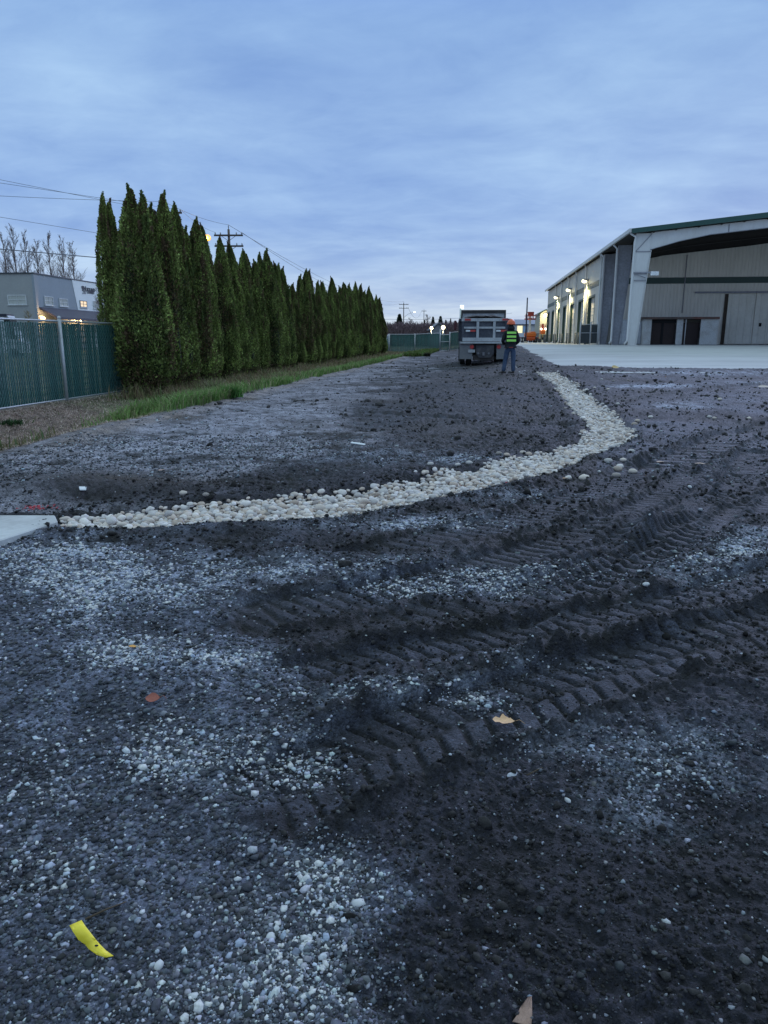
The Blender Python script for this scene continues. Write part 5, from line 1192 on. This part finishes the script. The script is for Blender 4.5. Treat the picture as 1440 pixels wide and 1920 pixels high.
# hitch plate
m = MB(); m.b2((-.9, .35, .55), (.9, .42, zb0-.1)); m.build('shade_backing', black, TRK)  # added black sheet standing in for the shade behind flaps and plate
m = MB(); m.prism([(tx(891), tz(648)), (tx(925.5), tz(648)), (tx(925), tz(664)), (tx(919), tz(671)), (tx(898), tz(671)), (tx(892), tz(664))], .05, .1, 'xz'); hp = m.build('hitch_plate', mat('hitch_plate_paint', (.045, .045, .055), .6, dirt=(.18, .17, .16), dscale=3), TRK)
m = MB(); m.b2((-.05, -.05, tz(667)), (.05, .048, tz(661))); m.tube([(-.25, .0, tz(663)), (-.25, .049, tz(663))], .05, 10); m.tube([(.25, .0, tz(663)), (.25, .049, tz(663))], .05, 10); m.build('pintle_hook', grm, hp)
# mud flaps, wheels, axle
for sx in (-1, 1):
    xo = (tx(861), tx(885)) if sx < 0 else (tx(930), tx(953))
    m = MB(); m.b2((xo[0], .0, tz(673.5)), (xo[1], .03, tz(645))); m.build('mud_flap', flapm, TRK)
    for k_, (xa, xb) in enumerate(((xo[0]+.02, xo[0]+.27), (xo[1]-.27, xo[1]-.02))):
        for yw_ in (.75, 2.1):
            m = MB(); c_ = (xa+xb)/2; hw_ = (xb-xa)/2; m.tube([(c_-hw_, yw_, .5), (c_-hw_*.7, yw_, .5), (c_+hw_*.7, yw_, .5), (c_+hw_, yw_, .5)], [.44, .5, .5, .44], 28); wl = m.build('rear_wheel', rub, TRK)
            m = MB(); m.tube([(c_-hw_-.005, yw_, .5), (c_+hw_+.005, yw_, .5)], .26, 16); m.build('rim', grm, wl)
    m = MB(); m.tube([(sx*1.0-.14, 6.6, .48), (sx*1.0+.14, 6.6, .48)], .48, 24); m.build('front_wheel', rub, TRK)
m = MB(); m.tube([(-.85, .75, .5), (-.25, .75, .5), (-.22, .75, .5), (.22, .75, .5), (.25, .75, .5), (.85, .75, .5)], [.1, .11, .27, .27, .11, .1], 12); m.build('axle', mat('muddy_axle', (.10, .085, .07), .9), TRK)
for px_, z_ in ((884, 651), (934, 651)):
    m = MB(); m.tube([(tx(px_), -.03, tz(z_)), (tx(px_), .0, tz(z_)), (tx(px_), .05, tz(z_))], [.09, .1, .1], 14); tl = m.build('tail_light', redl, TRK)
    m = MB(); m.b2((tx(px_)-.14, .051, tz(z_)-.14), (tx(px_)+.14, .09, tz(z_)+.14)); m.build('light_bracket', black, tl)
m = MB(); m.b2((tx(877), -.05, tz(661.5)), (tx(890), .0-.002, tz(656))); m.build('licence_plate', mat('plate_grey', (.38, .39, .41), .6, dscale=8), TRK)
m = MB(); m.b2((tx(861), .06, tz(675)), (tx(930), .1, tz(672))) if False else m.box((0, .3, .35), (1.0, .3, .25)); m.build('suspension', mat('muddy_steel', (.07, .06, .055), .9), TRK)
# cab, mirrors, stack
m = MB(); m.prism([(5.0, .6), (7.6, .6), (7.6, 1.35), (6.4, 1.5), (6.1, 2.35), (5.0, 2.35)], -1.05, 1.05, 'yz'); m.build('cab', mat('maroon_cab', (.10, .015, .02), .4), TRK)
m = MB(); m.b2((-.85, 4.97, 1.55), (.85, 4.995, 2.2)); m.build('rear_window', dark, TRK)
for sx in (-1, 1): m = MB(); m.box((sx*1.36, 5.9, 1.95), (.14, .12, .5), None, .03); m.tube([(sx*1.05, 5.9, 2.05), (sx*1.36, 5.9, 2.05)], .02, 6); m.build('mirror', mat('mirror_housing', (.10, .02, .03), .4) if sx < 0 else bpy.data.materials['mirror_housing'], TRK)
qx = tx(868.5)*1.14; zs = (EYE+ray(870, 579)[1]*41.5)-zT
m = MB(); m.tube([(qx, 4.8, .8), (qx, 4.8, zs)], [.06, .06], 10); m.build('exhaust_stack', mat('stack_white', (.7, .72, .72), .35, .3), TRK)
m = MB(); m.b2((qx-.04, 4.75, zs-.05), (qx+.16, 4.9, zs+.16)); m.build('beacon', emis('white_beacon', (.9, 1, .9), 1.2), TRK)
# ============================================================ worker
PY = 25.9; aP, bP = ray(955, 697); PX = ray(957, 650)[0]*PY; PZ = hz(PX, PY)
Hs = (EYE+ray(959, 601)[1]*PY-PZ)/1.86
per = empty('person', (PX, PY, PZ), .0, 'person in orange hard hat, dark jacket with lime panels and jeans beside the dump truck', 'person'); per.scale = (Hs,)*3
def skin(name, V, E, Rr, mat_, parent, sub=2, root=0):
    me = bpy.data.meshes.new(name); me.from_pydata(V, E, []); ob = bpy.data.objects.new(name, me); COL.objects.link(ob)
    md = ob.modifiers.new('s', 'SKIN'); md.use_smooth_shade = True
    for i, r in enumerate(Rr):
        sv = me.skin_vertices[0].data[i]; sv.radius = r if isinstance(r, tuple) else (r, r); sv.use_root = (i == root)
    s2 = ob.modifiers.new('u', 'SUBSURF'); s2.levels = sub; s2.render_levels = sub
    bpy.context.view_layer.update(); m2 = bpy.data.meshes.new_from_object(ob.evaluated_get(bpy.context.evaluated_depsgraph_get())); bpy.data.objects.remove(ob)
    m2.materials.clear(); m2.materials.append(mat_); o = bpy.data.objects.new(name, m2); COL.objects.link(o); o.parent = parent; return o
skinm = mat('skin', (.42, .26, .19), .6, fine=.03); jean = mat('blue_denim', (.035, .06, .12), .9, dirt=(.08, .12, .20), dscale=5, damt=.7, fine=.1); jack = mat('black_jacket', (.012, .013, .020), .9, fine=.1, bump=.4, bscale=12)
lime = mat('lime_reflective', (.42, .95, .16), .5, fine=.03); hat = mat('orange_hard_hat', (.85, .16, .06), .35, fine=.02); boot = mat('boot_leather', (.06, .05, .045), .8, dirt=(.2, .18, .17), dscale=6)
# body: pelvis root; legs slightly apart, left foot back and out, right foot under; arms bent in front. +y is away from viewer (facing)
BV = [(0, 0, .98), (0, .0, 1.12), (0, .01, 1.28), (0, .0, 1.44), (0, .0, 1.52), (0, .02, 1.60), (0, .03, 1.70),
      (-.10, 0, .92), (-.15, .05, .52), (-.235, -.03, .12), (-.24, .10, .06), (.10, 0, .92), (.115, -.03, .52), (.115, -.10, .12), (.12, .03, .06),
      (-.19, 0, 1.44), (-.27, -.03, 1.17), (-.20, .20, 1.05), (-.12, .30, 1.07), (.19, 0, 1.44), (.275, -.03, 1.17), (.20, .20, 1.04), (.12, .30, 1.06)]
BE = [(0, 1), (1, 2), (2, 3), (3, 4), (4, 5), (5, 6), (0, 7), (7, 8), (8, 9), (9, 10), (0, 11), (11, 12), (12, 13), (13, 14), (3, 15), (15, 16), (16, 17), (17, 18), (3, 19), (19, 20), (20, 21), (21, 22)]
BR_ = [(.14, .10), (.13, .09), (.15, .10), (.14, .09), .06, .055, .06, .09, .06, .042, .04, .09, .06, .042, .04, .055, .042, .032, .026, .055, .042, .032, .026]
# hands: palm end 18 & 22, five fingers each
for s_, hv in ((-1, 18), (1, 22)):
    b0 = BV[hv]
    for k in range(4):
        L_ = (.075, .085, .08, .062)[k]; x_ = b0[0]-s_*(.0)+0; a0 = (b0[0]-s_*.012, b0[1]+.05, b0[2]+.03-.02*k); a1 = (a0[0]-s_*L_*.45, a0[1]+L_*.35, a0[2]-.004); a2 = (a1[0]-s_*L_*.45, a1[1]-.004, a1[2]-.012)
        i0 = len(BV); BV += [a0, a1, a2]; BE += [(hv, i0), (i0, i0+1), (i0+1, i0+2)]; BR_ += [.010, .009, .008]
    i0 = len(BV); BV += [(b0[0]-s_*.02, b0[1]-.005, b0[2]+.045), (b0[0]-s_*.05, b0[1]+.02, b0[2]+.06)]; BE += [(hv, i0), (i0, i0+1)]; BR_ += [.011, .009]
body = skin('body', BV, BE, BR_, skinm, per, 1)
# head with face
def head():
    m = MB(); V0, F0 = ico(3); V = V0*np.array([.078, .098, .122]); y = V0[:, 1]; z = V0[:, 2]; x = V0[:, 0]
    V[:, 0] *= np.where(z < 0, 1-.28*np.abs(z), 1); V[:, 1] += np.where((y > .7) & (np.abs(x) < .22) & (z < .1) & (z > -.35), .022, 0)
    V[:, 1] -= np.where((y > .6) & (np.abs(np.abs(x)-.4) < .18) & (np.abs(z-.08) < .14), .010, 0); V[:, 1] += np.where((y > .7) & (np.abs(x) < .4) & (np.abs(z+.55) < .09), .006, 0)
    m.add([(a+0, b+.03, c+1.72) for a, b, c in V], [tuple(f) for f in F0], True)
    for s_ in (-1, 1): m.ball((s_*.08, .02, 1.71), .03, 8, 6, (.4, .7, 1.1))
    return m
hd = head().build('head', skinm, per)
m = MB()
for s_ in (-1, 1): m.ball((s_*.031, .118, 1.73), .012, 8, 6)
m.build('eyes', dark, hd)
m = MB(); m.ball((0, -.005, 1.70), .085, 14, 10, (.95, 1., 1.0)); m.build('hair', mat('dark_hair', (.02, .015, .012), .8), per)
# jacket with hood, sleeves
JV = [(0, 0, .93), (0, 0, 1.08), (0, .01, 1.26), (0, 0, 1.43), (0, -.0, 1.53), (0, .0, 1.575), (-.19, 0, 1.44), (-.285, -.03, 1.16), (-.21, .20, 1.05), (-.15, .27, 1.06), (.19, 0, 1.44), (.29, -.03, 1.16), (.21, .20, 1.04), (.15, .27, 1.05)]
JE = [(0, 1), (1, 2), (2, 3), (3, 4), (4, 5), (3, 6), (6, 7), (7, 8), (8, 9), (3, 10), (10, 11), (11, 12), (12, 13)]
jk = skin('jacket', JV, JE, [(.20, .15), (.205, .15), (.215, .15), (.20, .13), (.12, .11), (.09, .09), .085, .075, .06, .05, .085, .075, .06, .05], jack, per, 2, 1)
m = MB(); m.ball((0, -.02, 1.59), .135, 14, 8, (1., .85, .75)); m.build('hood', jack, jk)
m = MB(); pts_ = [(.192*math.cos(t), .142*math.sin(t), .925) for t in np.linspace(0, 2*math.pi, 24)]; m.tube(pts_, .02, 6); m.build('hem', mat('red_hem', (.30, .05, .05), .8), jk)
def panel(z0_, z1_, x0_, x1_, mm, name):
    m = MB(); vs = []; n_ = 8
    for i in range(n_+1):
        x_ = x0_+(x1_-x0_)*i/n_
        for z_ in (z0_, z1_):
            for yo in (0, .008):
                vs.append((x_, -.178-.0*abs(x_)+.55*x_*x_+yo-(.01 if False else 0), z_))
    fs = []
    for i in range(n_):
        b_ = i*4
        for q in ((0, 2, 3, 1), ): pass
        fs += [(b_, b_+4, b_+6, b_+2), (b_+1, b_+3, b_+7, b_+5), (b_, b_+1, b_+5, b_+4), (b_+2, b_+6, b_+7, b_+3)]
    fs += [(0, 2, 3, 1), (n_*4, n_*4+1, n_*4+3, n_*4+2)]
    m.add(vs, fs, False); return m.build(name, mm, per)
vp = panel(1.10, 1.50, -.19, .19, jack, 'vest_back')
for z0_, z1_ in ((1.40, 1.475), (1.265, 1.34), (1.13, 1.205)):
    o = panel(z0_, z1_, -.165, .165, lime, 'reflective_panel'); o.parent = vp; o.location = (0, -.006, 0)
# jeans + boots
skin('jeans', [(0, 0, .99), (-.10, 0, .90), (-.15, .05, .52), (-.236, -.03, .05), (.10, 0, .90), (.115, -.03, .52), (.117, -.10, .05), (0, 0, .93)], [(0, 7), (7, 1), (1, 2), (2, 3), (7, 4), (4, 5), (5, 6)], [(.175, .125), (.118, .125), .088, .075, (.118, .125), .088, .075, (.15, .12)], jean, per, 2, 0)
for V_ in ([(-.235, -.03, .14), (-.24, -.03, .05), (-.255, .15, .045)], [(.115, -.10, .14), (.118, -.10, .05), (.125, .08, .045)]): skin('boot', V_, [(0, 1), (1, 2)], [.058, .055, .045], boot, per, 1)
# hard hat
m = MB(); V0, F0 = ico(3); vs = []; 
vs = [(x*.148, y*.172+.02, max(z, -.02)*.18+1.735) for x, y, z in V0]; m.add(vs, [tuple(f) for f in F0], True); hh_ = m.build('hard_hat', hat, per)
m = MB(); pr = [(.145*math.cos(t), .172*math.sin(t)*1.06+.028, 1.735) for t in np.linspace(0, 2*math.pi, 30)]; m.tube(pr, .013, 6); m.tube([(0, -.12, 1.83), (0, .0, 1.895), (0, .13, 1.84)], .014, 6); m.build('brim', hat, hh_)
# ============================================================ slab and litter
def slab():
    ztop = -.015; ps = []
    for px_, py_ in ((103, 966), (108, 977), (-60, 1032), (-400, 1000), (-300, 966)):
        a, b = ray(px_, py_); Y = (ztop+.06-EYE)/b; ps.append((a*Y, Y))
    m = MB(); n = len(ps); vs = [(x, y, -.25) for x, y in ps]+[(x, y, ztop+.052) for x, y in ps]
    cx_ = sum(p[0] for p in ps)/n; cy_ = sum(p[1] for p in ps)/n
    vs += [(x+(cx_-x)*.012, y+(cy_-y)*.012, ztop+.06) for x, y in ps]
    fs = [tuple(range(2*n, 3*n))]+[(i, (i+1) % n, (i+1) % n+n, i+n) for i in range(n)]+[(i+n, (i+1) % n+n, (i+1) % n+2*n, i+2*n) for i in range(n)]
    m.add(vs, fs); o = m.build('concrete_slab', mat('pale_new_concrete', (.52, .53, .54), .8, dirt=(.24, .23, .23), dscale=2.2, damt=.7, fine=.06, bump=.1), None); tag(o, 'pale concrete slab corner at the left end of the river rock strip', 'concrete slab')
slab()
def sheet(name, grid, mat_, lb, cat, thick=.0012):
    """grid: rows of world points (list of list of Vector); thin real sheet"""
    nr_, nc_ = len(grid), len(grid[0]); m = MB(); o0 = Vector(grid[0][0]); vs = [Vector(p)-o0 for r in grid for p in r]; n = len(vs); vs += [v-Vector((0, 0, thick)) for v in vs]
    fs = []
    for i in range(nr_-1):
        for j in range(nc_-1):
            a = i*nc_+j; q = (a, a+1, a+nc_+1, a+nc_); fs.append(q); fs.append(tuple(k+n for k in q[::-1]))
    bd = [j for j in range(nc_)]+[i*nc_+nc_-1 for i in range(1, nr_)]+[(nr_-1)*nc_+j for j in range(nc_-2, -1, -1)]+[i*nc_ for i in range(nr_-2, 0, -1)]
    for i in range(len(bd)): a, b = bd[i], bd[(i+1) % len(bd)]; fs.append((a, b, b+n, a+n))
    m.add(vs, fs, True); o = m.build(name, mat_, None); o.location = o0; tag(o, lb, cat); return o
yel = mat('yellow_plastic', (.95, .76, .05), .45, fine=.02, damt=.1)
def pl_(px_, py_, up): q = GH(px_, py_); a, b = ray(px_, py_); Y = (q.z+up-EYE)/b; return Vector((a*Y, Y, q.z+up))
Lf = [(130, 1735, .035), (137, 1747, .042), (147, 1762, .032), (159, 1770, .020), (166, 1779, .018), (180, 1789, .018), (197, 1795, .016)]
Rt = [(153, 1725, .045), (160, 1736, .052), (171, 1750, .044), (180, 1762, .034), (188, 1771, .028), (199, 1782, .022), (213, 1792, .014)]
gr_ = []
for (a, b) in zip(Lf, Rt): gr_.append([pl_(a[0]+(b[0]-a[0])*t, a[1]+(b[1]-a[1])*t, a[2]+(b[2]-a[2])*t+.004*math.sin(math.pi*t)) for t in (0, .33, .66, 1)])
ys_ = sheet('plastic_strip', gr_, yel, 'curled bright yellow plastic strip lying on the gravel, bottom left', 'plastic strip')
q = (pl_(181, 1774, .0265)-Vector(ys_.location)); m = MB(); m.ball(q+Vector((0, 0, .0015)), .0035, 10, 6, (1.3, .8, .4)); m.build('hole', dark, ys_)
def leafm(name, col): return mat(name, col, .8, dirt=tuple(c*.5 for c in col), dscale=40, damt=.5, fine=.15)
def leaf(px_, py_, L_, W_, rz, col, lb, lobed=False, tilt=0., curl=.25, lift=.012):
    q = GH(px_, py_); m = MB(); n = 15; 
    outline = []
    for i in range(n+1):
        t = i/n; w_ = W_*.5*math.sin(math.pi*min(1, t*1.02))**.75
        if lobed: w_ *= .5+.6*abs(math.sin(t*math.pi*2.6+.3))+.25*math.sin(t*19)
        outline.append((L_*(t-.5), w_))
    vs = []; fs = []
    for (x_, w_) in outline:
        for k in range(-2, 3): y_ = w_*k/2; vs.append((x_, y_, curl*(y_*y_/(W_*.5+1e-6))+curl*.6*(x_*x_)/L_+random.uniform(0, .002)))
    nn = len(vs); vs += [(x_, y_, z_-.001) for x_, y_, z_ in vs]
    for i in range(n):
        for k in range(4): a = i*5+k; f = (a, a+5, a+6, a+1); fs.append(f); fs.append(tuple(j+nn for j in f[::-1]))
    m.add(vs, fs, True); o = m.build('leaf', leafm('leaf_'+str(px_), col), None); o.location = q+Vector((0, 0, lift)); o.rotation_euler = (tilt, 0, rz); tag(o, lb, 'leaf')
    m = MB(); m.tube([(L_*.48, 0, .003), (L_*.7, .01, .004), (L_*.95, -.005, -.002)], .0012, 5); m.build('stem', leafm('stem_'+str(px_), tuple(c*.8 for c in col)), o)
leaf(944, 1359, .085, .055, -.15, (.78, .48, .28), 'tan lobed dead leaf in the tyre rut right of centre', True, .12, .3, .016)
leaf(249, 1217, .042, .024, -.3, (.70, .36, .10), 'small orange leaf on pale gravel, left of centre')
leaf(287, 1317, .058, .046, .1, (.34, .11, .08), 'reddish brown curled leaf on gravel left of centre', tilt=.4, lift=.018)
q_ = GH(975, 1912)
bpts = [[(960, 1916, .0), (962, 1915, .002)], [(968, 1905, .006), (996, 1925, .004)], [(976, 1888, .012), (998, 1905, .004)], [(990, 1869, .022), (997, 1868, .020)]]
sheet('leaf', [[pl_(a[0]+(b[0]-a[0])*t, a[1]+(b[1]-a[1])*t, a[2]+(b[2]-a[2])*t) for t in (0, .33, .66, 1)] for a, b in bpts], leafm('leaf_bottom', (.42, .27, .22)), 'pinkish brown pointed leaf standing up at the bottom edge of the photo', 'leaf')
leaf(1238, 867, .11, .07, .2, (.55, .40, .34), 'pinkish dead leaf right of the rock strip bend, left one of two', lift=.02)
leaf(1312, 877, .12, .07, -.4, (.58, .42, .36), 'pinkish dead leaf right of the rock strip bend, right one of two', lift=.02)
leaf(303, 885, .10, .05, 1.2, (.48, .34, .30), 'faded pink leaf on the gray gravel far left above the strip', lift=.02)
leaf(1153, 695, .30, .2, .3, (.62, .45, .22), 'tan leaf or wood piece near the front edge of the concrete lot', tilt=.5, lift=.06)
leaf(1432, 729, .35, .16, .1, (.62, .52, .48), 'pale pinkish leaf heap on the dirt at the right edge', tilt=.3, lift=.05)
leaf(1060, 900, .08, .05, .5, (.40, .25, .15), 'small brown leaf beside the stray rocks below the strip')
whp = mat('white_litter', (.72, .74, .78), .6, fine=.03)
def chip(px_, py_, dx, dy, dz, rz, lb, nm='paper_scrap', mm=whp):
    q = GH(px_, py_); m = MB(); m.box((0, 0, 0), (dx, dy, dz), None, min(dx, dy, dz)*.3); m.add([(dx*.5, -dy*.4, 0), (dx*.62, 0, dz*1.5), (dx*.5, dy*.4, 0)], [(0, 1, 2)]); o = m.build(nm, mm, None); o.location = q+Vector((0, 0, dz*.6+.01)); o.rotation_euler = (.2, .1, rz); tag(o, lb, 'litter')
chip(155, 919, .055, .08, .012, .5, 'small white rectangular scrap on dark soil above the slab')
chip(671, 834, .20, .05, .012, -.3, 'long thin white scrap on dark dirt above the middle of the strip')
chip(1068, 960, .05, .03, .01, -.3, 'tiny white scrap on dirt right of centre') if False else None
redm = mat('red_marking_paint', (.42, .07, .08), .8, fine=.1)
for (px_, py_, lb, w_) in ((70, 952, 'red paint marked clods above the concrete slab corner', .10), (900, 911, 'red paint mark on soil at the lower edge of the rock strip', .13)):
    q = GH(px_, py_); n_ = 60; P = np.c_[rng.normal(0, w_*1.1, n_), rng.normal(0, w_*.35, n_), np.zeros(n_)]; P[:, 2] = H(P[:, 0]+q.x, P[:, 1]+q.y)-q.z
    o = rocks('marked_clods', P, rng.uniform(.006, .016, n_), vmat('red_paint', .8, .3, 50.), np.tile([[.45, .07, .09]], (n_, 1)), 0, .4, (.3, .5)); o.location = q; tag(o, lb, 'marked soil', kind='stuff')
# twigs
for i, (px_, py_) in enumerate(((200, 1715), (1010, 1450))):
    q = GH(px_, py_); m = MB(); m.tube([(-.05, 0, .004), (0, .004, .008), (.05, .012, .004)], [.003, .0025, .0015], 6); o = m.build('twig', bark_m, None); o.location = q+Vector((0, 0, .004)); o.rotation_euler = (0, 0, .5); tag(o, ['short dark twig on the gravel above the yellow strip', 'short twig on dark soil below the tan leaf'][i], 'twig')
scene.render.engine = 'CYCLES'
